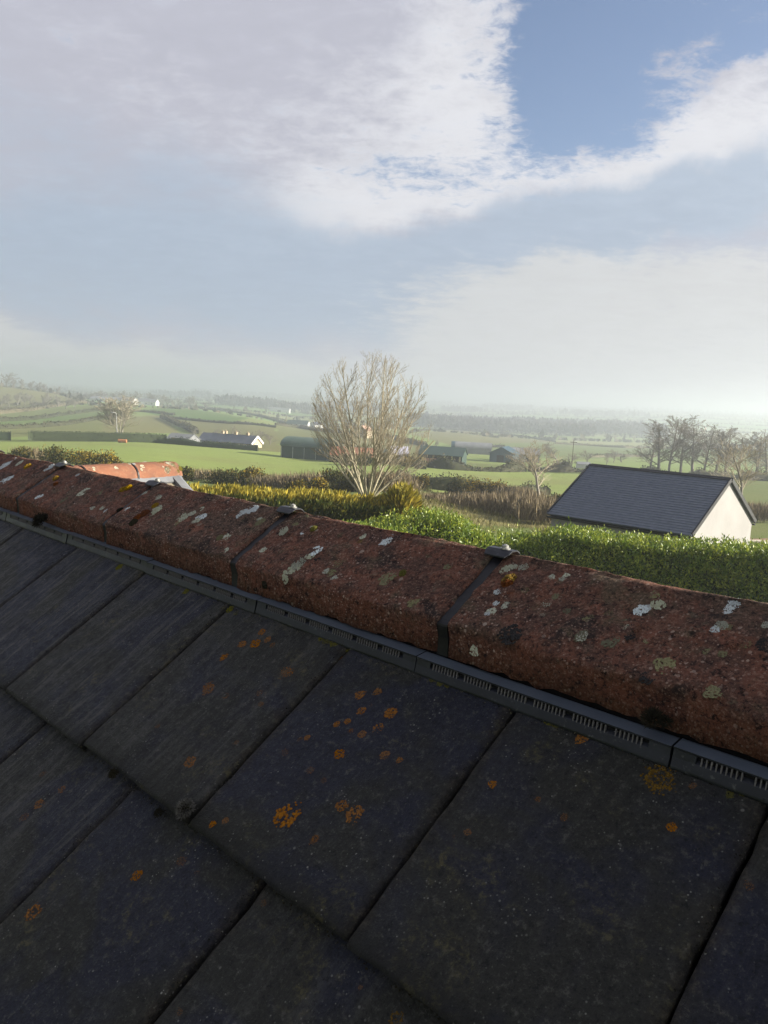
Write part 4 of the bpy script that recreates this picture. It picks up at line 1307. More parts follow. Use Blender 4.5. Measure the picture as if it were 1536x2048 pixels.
# ------------------------------------------------------------------ hedges
def polyline(pts, step):
    P = np.array(pts, float)
    seg = np.linalg.norm(np.diff(P[:, :2], axis=0), axis=1)
    s = np.concatenate([[0], np.cumsum(seg)])
    n = max(2, int(s[-1] / step))
    t = np.linspace(0, s[-1], n)
    return np.stack([np.interp(t, s, P[:, i]) for i in range(P.shape[1])], 1), t
def hedge_solid(cols, inset, rng, rough):
    """closed core: cols = list of (front xyz base, back xyz base, top z front, top z back)"""
    V, F = [], []
    n = len(cols)
    m_ = 8
    for (f, bk, zt1, zt2) in cols:
        f, bk = np.array(f), np.array(bk)
        d = unit(bk - f)
        f2, b2 = f + d * inset, bk - d * inset
        z0 = min(f[2], bk[2]) - 0.3
        h1 = zt1 - inset - z0
        pr = [(f2, 0), (f2, h1 * .45), (f2 + d * .05, h1 * .8), (f2 + d * .22, h1), (b2 - d * .22, zt2 - inset - z0), (b2 - d * .05, (zt2 - z0) * .8), (b2, (zt2 - z0) * .4), (b2, 0)]
        for p, h in pr:
            V.append((p[0] + rng.normal(0, rough), p[1] + rng.normal(0, rough), z0 + h + (rng.normal(0, rough) if h > 0 else 0)))
    for i in range(n - 1):
        for k in range(m_ - 1):
            F.append((i * m_ + k, i * m_ + k + 1, (i + 1) * m_ + k + 1, (i + 1) * m_ + k))
    F += [tuple(range(m_ - 1, -1, -1)), tuple((n - 1) * m_ + k for k in range(m_))]
    mb = MB()
    mb.add(V, F)
    return mb
def laurel():
    rng = np.random.default_rng(31)
    prof = [(712, 19.2, 1092), (735, 19.4, 1075), (765, 19.8, 1048), (800, 20.3, 1036), (850, 20.8, 1022), (885, 21.0, 1013), (925, 21.2, 1022), (960, 21.3, 1042), (985, 21.4, 1060), (1010, 21.4, 1068), (1060, 21.4, 1062),
            (1100, 21.4, 1053), (1160, 21.4, 1054), (1220, 21.4, 1058), (1300, 21.3, 1070), (1380, 21.2, 1068), (1420, 21.2, 1074), (1480, 21.1, 1078), (1536, 21.0, 1080), (1700, 20.6, 1100), (1850, 20.2, 1120)]
    rows = []
    for px, r, py in prof:
        a, s = pix_az_slope(px, py + 31)
        rows.append((r * math.sin(a), r * math.cos(a), HC + r * s - 0.02))
    P, t = polyline(rows, 0.12)
    n = len(P)
    tx = unit(np.gradient(P[:, :2], axis=0))
    back = np.stack([-tx[:, 1], tx[:, 0]], 1)
    back *= np.sign((back * P[:, :2]).sum(1))[:, None]
    depth = 1.7
    low = np.interp(np.arange(n), np.arange(0, n, 5), rng.normal(0, .06, len(np.arange(0, n, 5))))
    ground = np.array([gz(*p[:2]) for p in P])
    bump = lambda k: low[k]
    # leaf points: front, top, back
    C, Dn, up_ = [], [], []
    N = 80000
    k = rng.integers(0, n - 1, N)
    fr = rng.uniform(size=N)
    base = P[k] * (1 - fr[:, None]) + P[k + 1] * fr[:, None]
    zt = base[:, 2] + low[k]
    bk = back[k]
    kind = rng.uniform(size=N)
    lump = np.sin(base[:, 0] * 2.1 + base[:, 2] * 2.7) * 0.07 + np.sin(base[:, 0] * 5.3 + 1.3) * 0.05
    pos = np.zeros((N, 3))
    out = np.zeros((N, 3))
    f_ = kind < 0.60
    h = np.where(f_, rng.uniform(0.0, 1.0, N) ** 0.8, 1.0)
    g = ground[k]
    pos[:, :2] = base[:, :2]
    pos[:, 2] = g + (zt - g) * h
    off = rng.normal(0.05, 0.09, N) + lump + 0.10 * np.sin(pos[:, 2] * 5 + base[:, 0] * 3.1)
    off += np.where(h > 0.85, (h - 0.85) * 1.6, 0)
    pos[f_, :2] += bk[f_] * off[f_][:, None]
    out[f_, :2] = -bk[f_]
    out[f_, 2] = 0.35 + 0.9 * np.clip((h[f_] - .75) * 4, 0, 1)
    t_ = (kind >= 0.60) & (kind < 0.92)
    dd = rng.uniform(0.0, depth, N)
    pos[t_, :2] += bk[t_] * dd[t_][:, None]
    pos[t_, 2] += (rng.normal(0.0, 0.07, N) + 0.05 * np.sin(dd * 6 + base[:, 0] * 4))[t_] + np.where(dd < 0.25, -(0.25 - dd) * 0.5, 0)[t_]
    out[t_, 2] = 1
    b_ = kind >= 0.92
    pos[b_, :2] += bk[b_] * depth
    pos[b_, 2] = (g + (zt - g) * rng.uniform(0.3, 1, N))[b_]
    out[b_, :2] = bk[b_]
    # young upright shoots on top
    D = out * 0.55 + rng.normal(0, 0.55, (N, 3)) + np.array([0, 0, 0.28])
    L = rng.uniform(0.055, 0.125, N)
    V, T = leaf_cards(pos, D, L, L * 0.40, rng, 0.18, out + rng.normal(0, 0.6, (N, 3)))
    # shoots: whorls of leaves on upright sprigs breaking the top line
    ns = 420
    ks = rng.integers(0, n - 1, ns)
    sp = P[ks].copy()
    sp[:, :2] += back[ks] * rng.uniform(0.0, depth * .8, ns)[:, None]
    sh = rng.uniform(0.12, 0.34, ns) * np.where(rng.uniform(size=ns) < .12, 1.6, 1)
    c2, d2, l2 = [], [], []
    for i in range(ns):
        z0 = sp[i, 2] + low[ks[i]] - 0.05
        for j in range(9):
            f = j / 8
            a = j * 2.4 + i
            c2.append((sp[i, 0], sp[i, 1], z0 + sh[i] * f))
            d2.append((math.cos(a), math.sin(a), 0.5 + f * 1.2))
            l2.append(0.12 * (1 - 0.3 * f))
    l2 = np.array(l2)
    V2, T2 = leaf_cards(np.array(c2), np.array(d2), l2, l2 * .36, rng, 0.15)
    V_, T_ = np.vstack([V, V2]), np.vstack([T, T2 + len(V)])
    root = empty('laurel_hedge', (P[n // 2][0], P[n // 2][1], float(ground[n // 2])))
    tag(root, 'long bright green laurel hedge with glossy leaves right behind the red ridge', 'hedge')
    core = [((*p[:2], gg), (p[0] + bb_[0] * depth, p[1] + bb_[1] * depth, gg), p[2] + lo, p[2] + lo) for p, bb_, gg, lo in zip(P[::3], back[::3], ground[::3], low[::3])]
    inv = Matrix.Translation(-Vector(root.location))
    c = hedge_solid(core, 0.10, rng, 0.03).build('inner_branches', MATS['laurel_core'], root)
    c.matrix_local = inv
    o = link('leaves', fast_mesh('laurel_leaves', V_, T_, MATS['laurel_leaf']), root)
    o.matrix_local = inv
    o['kind'] = 'stuff'
leafmat('laurel_core', [(0.022, 0.036, 0.010), (0.030, 0.045, 0.012)], 0.9, 0.1, 0.0)
laurel()

def conifer():
    rng = np.random.default_rng(33)
    prof = [(300, 27.0, 962), (345, 27.0, 970), (400, 26.8, 974), (470, 26.6, 977), (540, 26.5, 980), (600, 26.4, 983), (660, 26.3, 988), (720, 26.2, 993), (765, 26.1, 996), (792, 26.0, 1000)]
    rows = []
    for px, r, py in prof:
        a, s = pix_az_slope(px, py + 20)
        rows.append((r * math.sin(a), r * math.cos(a), HC + r * s))
    P, t = polyline(rows, 0.15)
    n = len(P)
    tx = unit(np.gradient(P[:, :2], axis=0))
    back = np.stack([-tx[:, 1], tx[:, 0]], 1)
    back *= np.sign((back * P[:, :2]).sum(1))[:, None]
    depth = 1.5
    ground = np.array([gz(*p[:2]) for p in P])
    N = 30000
    k = rng.integers(0, n - 1, N)
    fr = rng.uniform(size=N)[:, None]
    base = P[k] * (1 - fr) + P[k + 1] * fr
    g, bk = ground[k], back[k]
    kind = rng.uniform(size=N)
    pos, out = base.copy(), np.zeros((N, 3))
    f_ = kind < 0.5
    h = rng.uniform(0.05, 1, N)
    off = rng.normal(0.05, 0.08, N) + 0.08 * np.sin(base[:, 0] * 3.3 + h * 4)
    pos[f_, 2] = (g + (base[:, 2] - 0.15 - g) * h)[f_]
    pos[f_, :2] += (bk * off[:, None])[f_]
    out[f_, :2] = -bk[f_] * 0.7
    out[f_, 2] = 0.8
    t_ = ~f_
    dd = rng.uniform(-0.05, depth, N)
    lump = 0.03 * np.sin(base[:, 0] * 2.2) + 0.03 * np.sin(base[:, 0] * 5.1 + dd * 3)
    pos[t_, :2] += (bk * dd[:, None])[t_]
    pos[t_, 2] += (rng.normal(-0.06, 0.06, N) + lump - np.where(dd < .3, (.3 - dd) * .5, 0))[t_]
    out[t_, 2] = 1.0
    D = out + rng.normal(0, 0.38, (N, 3)) + np.array([0.25, 0, 0])
    L = rng.uniform(0.16, 0.36, N)
    V, T = leaf_cards(pos, D, L, L * 0.22, rng, 0.1)
    # feathery leading tips
    nt = 5200
    k2 = rng.integers(0, n - 1, nt)
    b2 = P[k2].copy()
    b2[:, :2] += back[k2] * rng.uniform(0.1, depth, nt)[:, None] + rng.normal(0, .05, (nt, 2))
    b2[:, 2] += 0.03 * np.sin(b2[:, 0] * 2.2) - 0.05
    D2 = np.array([0.55, 0.0, 1.0]) + rng.normal(0, 0.20, (nt, 3))
    L2 = rng.uniform(0.12, 0.32, nt)
    V2, T2 = leaf_cards(b2, D2, L2, L2 * 0.13, rng, 0.1)
    # ragged bush at the right-hand end
    e = P[-1] + np.array([back[-1][0] * .8, back[-1][1] * .8, 0])
    nb = 4200
    q_ = unit(rng.normal(size=(nb, 3))) * rng.uniform(0.5, 1, (nb, 1)) ** 0.5
    b3 = e + q_ * np.array([0.55, 0.8, 0.95]) + np.array([0.0, 0, -0.35])
    D3 = q_ * np.array([1, 1, .5]) + np.array([0.2, 0, 0.8]) + rng.normal(0, .3, (nb, 3))
    L3 = rng.uniform(0.18, 0.42, nb)
    V3, T3 = leaf_cards(b3, D3, L3, L3 * 0.18, rng, 0.1)
    Va = np.vstack([V, V2, V3])
    Ta = np.vstack([T, T2 + len(V), T3 + len(V) + len(V2)])
    root = empty('conifer_hedge', (P[n // 2][0], P[n // 2][1], float(ground[n // 2])))
    tag(root, 'clipped conifer hedge with feathery golden top, left of the laurel hedge', 'hedge')
    inv = Matrix.Translation(-Vector(root.location))
    core = [((*p[:2], gg), (p[0] + b_[0] * depth, p[1] + b_[1] * depth, gg), p[2] - .08, p[2] - .08) for p, b_, gg in zip(P[::3], back[::3], ground[::3])]
    c = hedge_solid(core, 0.12, rng, 0.04).build('inner_branches', MATS['conifer_core'], root)
    c.matrix_local = inv
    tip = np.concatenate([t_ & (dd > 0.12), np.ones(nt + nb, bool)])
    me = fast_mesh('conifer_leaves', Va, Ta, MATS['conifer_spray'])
    me.materials.append(MATS['conifer_green'])  # face leaves: green inner foliage, with the face's shade put into the colour
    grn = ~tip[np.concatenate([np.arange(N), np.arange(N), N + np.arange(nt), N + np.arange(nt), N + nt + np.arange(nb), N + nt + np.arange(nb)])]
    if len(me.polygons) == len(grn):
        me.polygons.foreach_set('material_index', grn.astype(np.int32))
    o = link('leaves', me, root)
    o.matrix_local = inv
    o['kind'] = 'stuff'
leafmat('conifer_core', [(0.040, 0.050, 0.014), (0.055, 0.055, 0.018)], 0.9, 0.1, 0.0)
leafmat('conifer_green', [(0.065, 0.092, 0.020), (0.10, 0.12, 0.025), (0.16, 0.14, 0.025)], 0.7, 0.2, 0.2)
conifer()

def hedgerow(pts, h, w, label, group=None, mats='hedge_leaf', dens=9.0, size=0.28, box=False, name='hedgerow', cat='hedge', gaps=0.0, seed=1, cap=9000, upright=0.3, jag=0.35):
    """bushy row on the ground along a list of world points"""
    rng = np.random.default_rng(seed)
    P, t = polyline(pts, max(0.5, h * 0.5))
    n = len(P)
    if n < 3:
        P, t = polyline(pts, np.linalg.norm(np.diff(np.array(pts)[:, :2], axis=0), axis=1).sum() / 3.5)
        n = len(P)
    P[:, 2] = [gz(*p[:2]) for p in P]
    tx = unit(np.gradient(P[:, :2], axis=0))
    nr = np.stack([-tx[:, 1], tx[:, 0]], 1)
    hh = h * (np.ones(n) if box else np.clip(1 + np.interp(np.arange(n), np.arange(0, n + 4, 3), rng.normal(0, jag, len(np.arange(0, n + 4, 3)))), 0.3, 2.2))
    if gaps:
        hh *= np.where(np.interp(np.arange(n), np.arange(0, n + 4, 4), rng.uniform(size=len(np.arange(0, n + 4, 4)))) < gaps, 0.25, 1)
    N = int(min(cap, max(60, t[-1] * (w + 2 * h) * dens)))
    k = rng.integers(0, n - 1, N)
    fr = rng.uniform(size=N)
    base = P[k] * (1 - fr[:, None]) + P[k + 1] * fr[:, None]
    H = hh[k] * (1 - fr) + hh[k + 1] * fr
    if box:
        side = rng.uniform(size=N)
        x = np.where(side < .35, -0.5, np.where(side < .65, 0.5, rng.uniform(-.5, .5, N))) * w
        z = np.where(side < .65, rng.uniform(0, 1, N), 1.0) * H
    else:
        a = rng.uniform(0, math.pi, N)
        x = np.cos(a) * w * .5 * rng.uniform(.75, 1.05, N)
        z = np.sin(a) ** 0.7 * H * rng.uniform(.8, 1.08, N)
    pos = base.copy()
    pos[:, :2] += nr[k] * x[:, None]
    pos[:, 2] += z
    D = rng.normal(0, 1, (N, 3)) + np.array([0, 0, upright])
    L = size * rng.uniform(.6, 1.4, N)
    V, T = leaf_cards(pos - unit(D) * L[:, None] * .5, D, L, L * .6, rng, .2)
    # core
    cv, cf = [], []
    m_ = 5
    ci = 0.84 if not box else 0.93
    for i in range(n):
        for (qx, qz) in ((-.5, -.2 / h), (-.46, .6), (0, .95), (.46, .6), (.5, -.2 / h)) if not box else ((-.5, -.2 / h), (-.5, .98), (0, 1.0), (.5, .98), (.5, -.2 / h)):
            cv.append((P[i, 0] + nr[i, 0] * qx * w * ci, P[i, 1] + nr[i, 1] * qx * w * ci, P[i, 2] + qz * hh[i] * ci))
    for i in range(n - 1):
        for j in range(m_ - 1):
            cf.append((i * m_ + j, i * m_ + j + 1, (i + 1) * m_ + j + 1, (i + 1) * m_ + j))
    cf += [tuple(range(m_)), tuple((n - 1) * m_ + j for j in reversed(range(m_)))]
    Tn = np.vstack([T, np.array([[a, b_, c] for f in cf for (a, b_, c) in [(f[0], f[i], f[i + 1]) for i in range(1, len(f) - 1)]]) + len(V)])
    Vn = np.vstack([V, np.array(cv)])
    c0 = P[n // 2]
    o = link(name, fast_mesh(name, Vn - c0, Tn, MATS[mats]))
    o.location = c0
    tag(o, label, cat, group)
    return o

def bush(px, r, w, h, label, group=None, leaf='gorse_leaf', flower=None, stems=None, seed=0, n=900, size=0.16, name='bush', cat='bush', depth=None, py=900):
    """rounded shrub: leaf cards through a lumpy volume, optional flowers and bare stems"""
    rng = np.random.default_rng(seed + int(px))
    c = at(px, r, py)
    d = depth or w * 0.7
    root = empty(name, c)
    tag(root, label, cat, group)
    lum = rng.normal(0, .5, (7, 3)) * np.array([.7, .7, .35]) + np.array([0, 0, .45])
    if leaf:
        ci = lum[rng.integers(0, 7, n)]
        q_ = unit(rng.normal(size=(n, 3))) * rng.uniform(.15, 1, (n, 1)) ** .5 * 0.5
        p = (ci * np.array([.6, .6, .7]) + q_) * np.array([w * .62, d * .62, h * .85])
        p[:, 2] = np.abs(p[:, 2])
        D = q_ * 1.5 + rng.normal(0, .5, (n, 3)) + np.array([0, 0, .3])
        L = size * rng.uniform(.6, 1.5, n)
        V, T = leaf_cards(p, D, L, L * .5, rng, .2)
        o = link('leaves', fast_mesh('bush_leaves', V, T, MATS[leaf]), root)
        o['kind'] = 'stuff'
        if flower:
            m_ = int(n * .28)
            top = p[p[:, 2] > np.quantile(p[:, 2], .5)]
            pp = top[rng.integers(0, len(top), m_)] + rng.normal(0, .06, (m_, 3)) + np.array([0, 0, .06])
            V, T = leaf_cards(pp, rng.normal(size=(m_, 3)), size * .8, size * .5, rng, .2)
            f = link('flowers', fast_mesh('bush_flowers', V, T, MATS[flower]), root)
            f['kind'] = 'stuff'
    if stems:
        m_ = int(n * 0.9)
        p = np.stack([rng.normal(0, w * .28, m_), rng.normal(0, d * .25, m_), rng.uniform(0, h * .35, m_)], 1)
        D = np.stack([rng.normal(0, .35, m_), rng.normal(0, .35, m_), np.ones(m_)], 1)
        L = h * rng.uniform(.3, .75, m_)
        V, T = leaf_cards(p, D, L, 0.03 + L * .018, rng, .1)
        s = link('stems', fast_mesh('bush_stems', V, T, MATS[stems]), root)
        s['kind'] = 'stuff'
    return root

# ------------------------------------------------------------------ bare trees
def grow_tree(rng, H, stems, stem_ang, levels, kids, ratio, ang, up, r0, wob=0.12, first=0.22, clear=0.0, wob0=None):
    """returns [(level, p, q, rp, rq)]"""
    segs = []
    def limb(p, d, L, r, lv, outw=None):
        ns = max(3, int(5 - lv))
        pts = [np.array(p)]
        dd = unit(np.array(d, float))
        for i in range(ns):
            dd = unit(dd + rng.normal(0, wob0 if (wob0 is not None and lv == 0) else wob, 3) + np.array([0, 0, up * (0.5 if lv == 0 else 1)]) + (outw if outw is not None and i < 3 else 0.0))
            pts.append(pts[-1] + dd * L / ns)
        rad = [r * (1 - 0.72 * i / ns) for i in range(ns + 1)]
        for i in range(ns):
            segs.append((lv, pts[i], pts[i + 1], rad[i], rad[i + 1]))
        if lv < levels:
            nk = kids[lv]
            for k in range(nk):
                f = (first if lv == 0 else 0.15) + (0.96 - (first if lv == 0 else .15)) * (k + rng.uniform(0, .8)) / nk
                if lv == 0 and f < clear:
                    f = clear + rng.uniform(0, 1 - clear) * .9
                f = min(f, 0.98)
                i = min(int(f * ns), ns - 1)
                q_ = pts[i] + (pts[i + 1] - pts[i]) * (f * ns - i)
                ax = unit(pts[i + 1] - pts[i])
                s = unit(np.cross(ax, rng.normal(size=3)))
                a = ang * rng.uniform(.6, 1.3)
                limb(q_, ax * math.cos(a) + s * math.sin(a), L * ratio * (1.15 - 0.55 * f) * rng.uniform(.7, 1.2), max(rad[i] * .55, .004), lv + 1)
    for s in range(stems):
        az = 2.4 * s + rng.uniform(-.3, .3)
        a = stem_ang * 1.1 * math.sqrt((s + .4) / stems) * rng.uniform(.9, 1.1) if stems > 1 else rng.normal(0, .05)
        a0 = a
        ow = np.array([math.cos(az), math.sin(az), 0.0]) * a * 0.0 if stems > 40 else None
        limb((0.12 * math.cos(az) * (stems > 1), .12 * math.sin(az) * (stems > 1), -.1), (math.sin(a0) * math.cos(az), math.sin(a0) * math.sin(az), math.cos(a0)), H * rng.uniform(.85, 1.0) * (1.0 - 0.30 * min(a / max(stem_ang, .01), 1.3)) if stems > 1 else H * .8, r0 * rng.uniform(.7, 1.1), 0, ow)
    return segs
def tubes(segs, sides, rmin):
    V, F = [], []
    for (lv, p, q_, r1, r2) in segs:
        n = sides if lv < 2 else 3
        d = q_ - p
        d = d / (np.linalg.norm(d) + 1e-9)
        a = np.cross(d, [0.3, 0.2, 0.93])
        a /= np.linalg.norm(a) + 1e-9
        c = np.cross(d, a)
        o = len(V)
        for (cc, r) in ((p, max(r1, rmin)), (q_, max(r2, rmin))):
            for i in range(n):
                t = 2 * math.pi * i / n
                V.append(cc + (a * math.cos(t) + c * math.sin(t)) * r)
        for i in range(n):
            F.append((o + i, o + (i + 1) % n, o + n + (i + 1) % n, o + n + i))
    return fast_mesh('limbs', np.array(V), np.array(F), None, True)
def tree_meshes(seed, mt_trunk, mt_twig, rmin, sides=5, env=None, **kw):
    segs = grow_tree(np.random.default_rng(seed), **kw)
    if env:      # rounded outline: twigs that stray beyond it are left off
        er_ = np.random.default_rng(seed + 1)
        c = np.array([0, 0, env[0]])
        k = np.array([1 / env[1], 1 / env[1], 1 / env[2]])
        segs = [s for s in segs if s[0] == 0 and np.linalg.norm((s[1] - c) * k) < 1.0 or s[2][2] < env[0] * .6 or np.linalg.norm((s[2] - c) * k) < er_.uniform(.93, 1.05)]
    a = tubes([s for s in segs if s[0] == 0], 8, rmin)
    a.materials.append(MATS[mt_trunk])
    c = tubes([s for s in segs if s[0] > 0], sides, rmin)
    c.materials.append(MATS[mt_twig])
    ex = np.array([s[2] for s in segs])
    return a, c, float(ex[:, 2].max()), float(np.ptp(np.percentile(ex[:, 0], [2, 98])))
def plant(meshes, place, height, label, group=None, width=None, rz=0.0, name='bare_tree', cat='tree'):
    a, c, h0, w0 = meshes
    root = empty(name, place, rz)
    s = height / h0
    sw = (width / w0) if width else s
    root.scale = (sw, sw, s)
    link('trunk', a, root)
    link('crown', c, root)
    tag(root, label, cat, group)
    return root
big = tree_meshes(5, 'bark_pale', 'bark_twig', 0.0052, 4, env=(4.4, 3.05, 3.75), H=9.0, stems=15, stem_ang=0.62, levels=3, kids=[13, 9, 6], ratio=0.38, ang=0.50, up=0.10, r0=0.066, wob=0.06, first=0.22)
p = at(735, 44, 980)
a_, s_ = pix_az_slope(728, 696)
plant(big, p, (HC + 44 * s_) - p[2], 'tall multi-stemmed bare tree standing behind the end of the golden conifer hedge', width=5.2, rz=0.6)
VAR = [tree_meshes(40 + i, 'bark_brown', 'bark_brown', 0.015, 4, env=(5.0, 3.4, 4.3), H=9.0, stems=1, stem_ang=0.2, levels=3, kids=[20, 9, 5], ratio=0.42, ang=0.85, up=0.07, r0=0.14, wob=0.09, first=0.2, clear=0.18, wob0=0.025) for i in range(3)]
LOWV = [tree_meshes(50 + i, 'bark_brown', 'bark_twig', 0.008, 4, H=5.0, stems=1, stem_ang=0.3, levels=3, kids=[9, 8, 6], ratio=0.60, ang=0.72, up=0.09, r0=0.085, wob=0.10, first=0.3, clear=0.34) for i in range(2)]
FARV = [tree_meshes(60 + i, 'bark_brown', 'bark_brown', 0.055, 3, H=9.0, stems=1, stem_ang=0.2, levels=2, kids=[14, 9], ratio=0.5, ang=0.8, up=0.10, r0=0.25, wob=0.10, first=0.2, clear=0.15) for i in range(3)]
ROUND = [tree_meshes(80, 'bark_brown', 'bark_twig', 0.024, 3, env=(4.6, 4.0, 4.2), H=9.5, stems=3, stem_ang=0.45, levels=3, kids=[12, 10, 6], ratio=0.52, ang=0.75, up=0.10, r0=0.13, wob=0.09, first=0.15)]
def by_pixels(vars_, i, px, base_y, top_y, r, label, group=None, wpx=None, **kw):
    """tree whose foot is on the ground r metres off at photo column px, reaching photo row top_y"""
    p = at(px, r, base_y)
    s = pix_az_slope(px, top_y)[1]
    h = max(1.0, HC + r * s - p[2])
    return plant(vars_[i % len(vars_)], p, h, label, group, width=wpx * px_m(r) if wpx else None, rz=i * 1.7, **kw)
by_pixels(LOWV, 0, 1086, 985, 880, 66, 'small lone bare tree with forked trunk on the green field left of the garage roof', wpx=110)
by_pixels(LOWV, 1, 1488, 1008, 868, 58, 'spreading bare tree rising right behind the garage gable', wpx=160)
GL = ['bare tree standing out front at the left of the grove beyond the garage roof', 'tallest bare tree of the grove beyond the garage, near its left end', 'bare tree just right of the tallest one in the grove beyond the garage', 'fourth tall bare tree from the left of the grove beyond the garage',
      'bare tree in the middle of the grove, above the garage ridge', 'bare tree right of the middle of the grove, above the garage ridge', 'bare tree above the right end of the garage ridge', 'bare tree of the grove just right of the garage apex', 'bare tree of the grove near the right edge of the view',
      'shorter bare tree at the far left end of the grove', 'last bare tree of the grove, cut by the right edge of the view']
grp = 'tall bare trees in the grove beyond the garage'
for i, (px, top, r, wp) in enumerate([(1318, 838, 150, 80), (1338, 826, 146, 85), (1362, 832, 155, 80), (1386, 842, 150, 75), (1408, 846, 146, 80), (1432, 848, 155, 75), (1452, 856, 150, 70), (1478, 862, 160, 70), (1512, 858, 150, 80), (1300, 868, 156, 60), (1535, 866, 150, 70)]):
    by_pixels(VAR, i, px, 935, top, r, GL[i], grp, wpx=wp)
by_pixels(ROUND, 0, 240, 868, 788, 215, 'wide rounded bare tree behind the clipped hedge and white lamp post', wpx=72)

#@@PART4
# ------------------------------------------------------------------ buildings
def boxat(mb, x0, x1, y0, y1, z0, z1):
    mb.box(((x0 + x1) / 2, (y0 + y1) / 2, (z0 + z1) / 2), (x1 - x0, y1 - y0, z1 - z0))
    return mb
def gable(name, place, yaw, L, Wd, he, rise, wall, roof, label, cat='building', group=None, over=0.15, rows=0, trim=None, thick=0.10, front_open=False):
    """simple pitched-roof building: ridge along local x, front (-y) towards the viewer"""
    root = empty(name, place, yaw)
    tag(root, label, cat, group)
    w = MB()
    hw = Wd / 2
    if not front_open:
        boxat(w, -L / 2, L / 2, -hw, hw, -1.0, he)
    else:
        boxat(w, -L / 2, L / 2, hw - .2, hw, -1.0, he)
        boxat(w, -L / 2, -L / 2 + .2, -hw, hw - .2, -1.0, he)
        boxat(w, L / 2 - .2, L / 2, -hw, hw - .2, -1.0, he)
    for s in (-1, 1):
        w.prism([(-hw, he), (hw, he), (0, he + rise)], 0.2, (s * L / 2 - (0.2 if s > 0 else 0), 0, 0), (0, 1, 0), (0, 0, 1), (1, 0, 0))
    w.build('wall', MATS[wall], root)
    ph = math.atan2(rise, hw)
    sl_ = hw / math.cos(ph) + over
    for s in (-1, 1):
        rb = MB()
        dn = np.array([0, s * math.cos(ph), -math.sin(ph)])
        up = np.array([0, s * math.sin(ph), math.cos(ph)])
        o = np.array([-L / 2 - over * .5, 0, he + rise]) + up * 0.02
        Lr = L + over
        if rows:
            st = sl_ / rows
            for k in range(rows):
                rb.prism([(st * k - .0, 0), (st * (k + 1) + 0.03, 0.0), (st * (k + 1) + 0.03, 0.024), (st * k, 0.006)], Lr, o + up * (thick * .6), dn, up, (1, 0, 0))
            rb.prism([(0, 0), (sl_, 0), (sl_, thick * .6), (0, thick * .6)], Lr - .02, o + np.array([.01, 0, 0]), dn, up, (1, 0, 0))
        else:
            rb.prism([(0, 0), (sl_, 0), (sl_, thick), (0, thick)], Lr, o, dn, up, (1, 0, 0))
        rb.build('roof_slope', MATS[roof], root)
    return root, ph
def chimney(root, x, y, z, h=0.9, s=0.55, mt='cream_wall'):
    mb = MB()
    mb.box((x, y, z + h / 2), (s, s, h))
    mb.box((x, y, z + h + .04), (s + .12, s + .12, .09))
    for d in (-.12, .12):
        mb.tube((x + d, y, z + h + .08), (x + d, y, z + h + .38), .09, .08, 8)
    return mb.build('chimney', MATS[mt], root)
def opening(root, name, x, y, z, w, h, mt='window_glass', frame='white_paint', axis='y', s=-1):
    """window or door set on a wall face, with frame and pane"""
    def bx(mb, u0, u1, v0, v1, d0, d1):
        if axis == 'y':
            a, b_ = sorted((y + s * d0, y + s * d1))
            boxat(mb, x + u0, x + u1, a, b_, z + v0, z + v1)
        else:
            a, b_ = sorted((x + s * d0, x + s * d1))
            boxat(mb, a, b_, y + u0, y + u1, z + v0, z + v1)
    f = MB()
    t = min(.1, w * .1)
    bx(f, -w / 2, -w / 2 + t, 0, h, 0, .06)
    bx(f, w / 2 - t, w / 2, 0, h, 0, .06)
    bx(f, -w / 2 + t, w / 2 - t, 0, t, 0, .06)
    bx(f, -w / 2 + t, w / 2 - t, h - t, h, 0, .06)
    fo = f.build(name, MATS[frame], root)
    p = MB()
    bx(p, -w / 2 + t, w / 2 - t, t, h - t, 0, .03)
    p.build('pane' if name == 'window' else 'door_leaf', MATS[mt], fo)

# new garage beyond the hedge
gar, gph = gable('garage', (9.47, 28.44, HC - 6.05), math.radians(-43.0), 5.0, 5.18, 2.35, 1.545, 'render_cream', 'slate_joint' if False else 'slate_new', 'new cream garage with dark grey slate roof behind the laurel hedge', 'garage', rows=24, over=0.16)
for k in range(11):     # ridge capping in lengths
    g = MB()
    x0 = -2.58 + k * 0.47
    for s in (-1, 1):
        dn = np.array([0, s * math.cos(gph), -math.sin(gph)])
        up = np.array([0, s * math.sin(gph), math.cos(gph)])
        g.prism([(0, 0), (.13, 0), (.13, .022), (0, .022)], .463, np.array([x0, 0, 2.35 + 1.545]) + up * (.112 + .001 * s), dn, up, (1, 0, 0))
    g.build('ridge_cap', MATS['black_trim'], gar)
for s in (-1, 1):
    dn = np.array([0, s * math.cos(gph), -math.sin(gph)])
    up = np.array([0, s * math.sin(gph), math.cos(gph)])
    for e in (-2.60, 2.545):
        v = MB()
        v.prism([(0.02, -.02), (3.15, -.02), (3.15, .118), (0.02, .118)], .055, np.array([e, 0, 2.35 + 1.545]) + up * .015, dn, up, (1, 0, 0))
        v.build('verge', MATS['black_trim'], gar)
    gt = MB()
    y = s * (2.59 + .16 * math.cos(gph) + .06)
    z = 2.35 - .16 * math.sin(gph) - .02
    gt.prism([(.055 * math.cos(t), .055 * math.sin(t)) for t in np.linspace(math.pi, 2 * math.pi, 8)], 5.1, (-2.55, y, z), (0, 1, 0), (0, 0, 1), (1, 0, 0))
    gt.build('gutter', MATS['black_trim'], gar)
    boxat(MB(), -2.5, 2.5, min(s * 2.592, s * 2.62), max(s * 2.592, s * 2.62), 2.16, 2.30).build('fascia', MATS['black_trim'], gar)
dp = MB()
dp.tube((2.56, -2.30, -.5), (2.56, -2.30, 2.1), .04, .04, 8)
dp.build('downpipe', MATS['black_trim'], gar)
pm = MB()
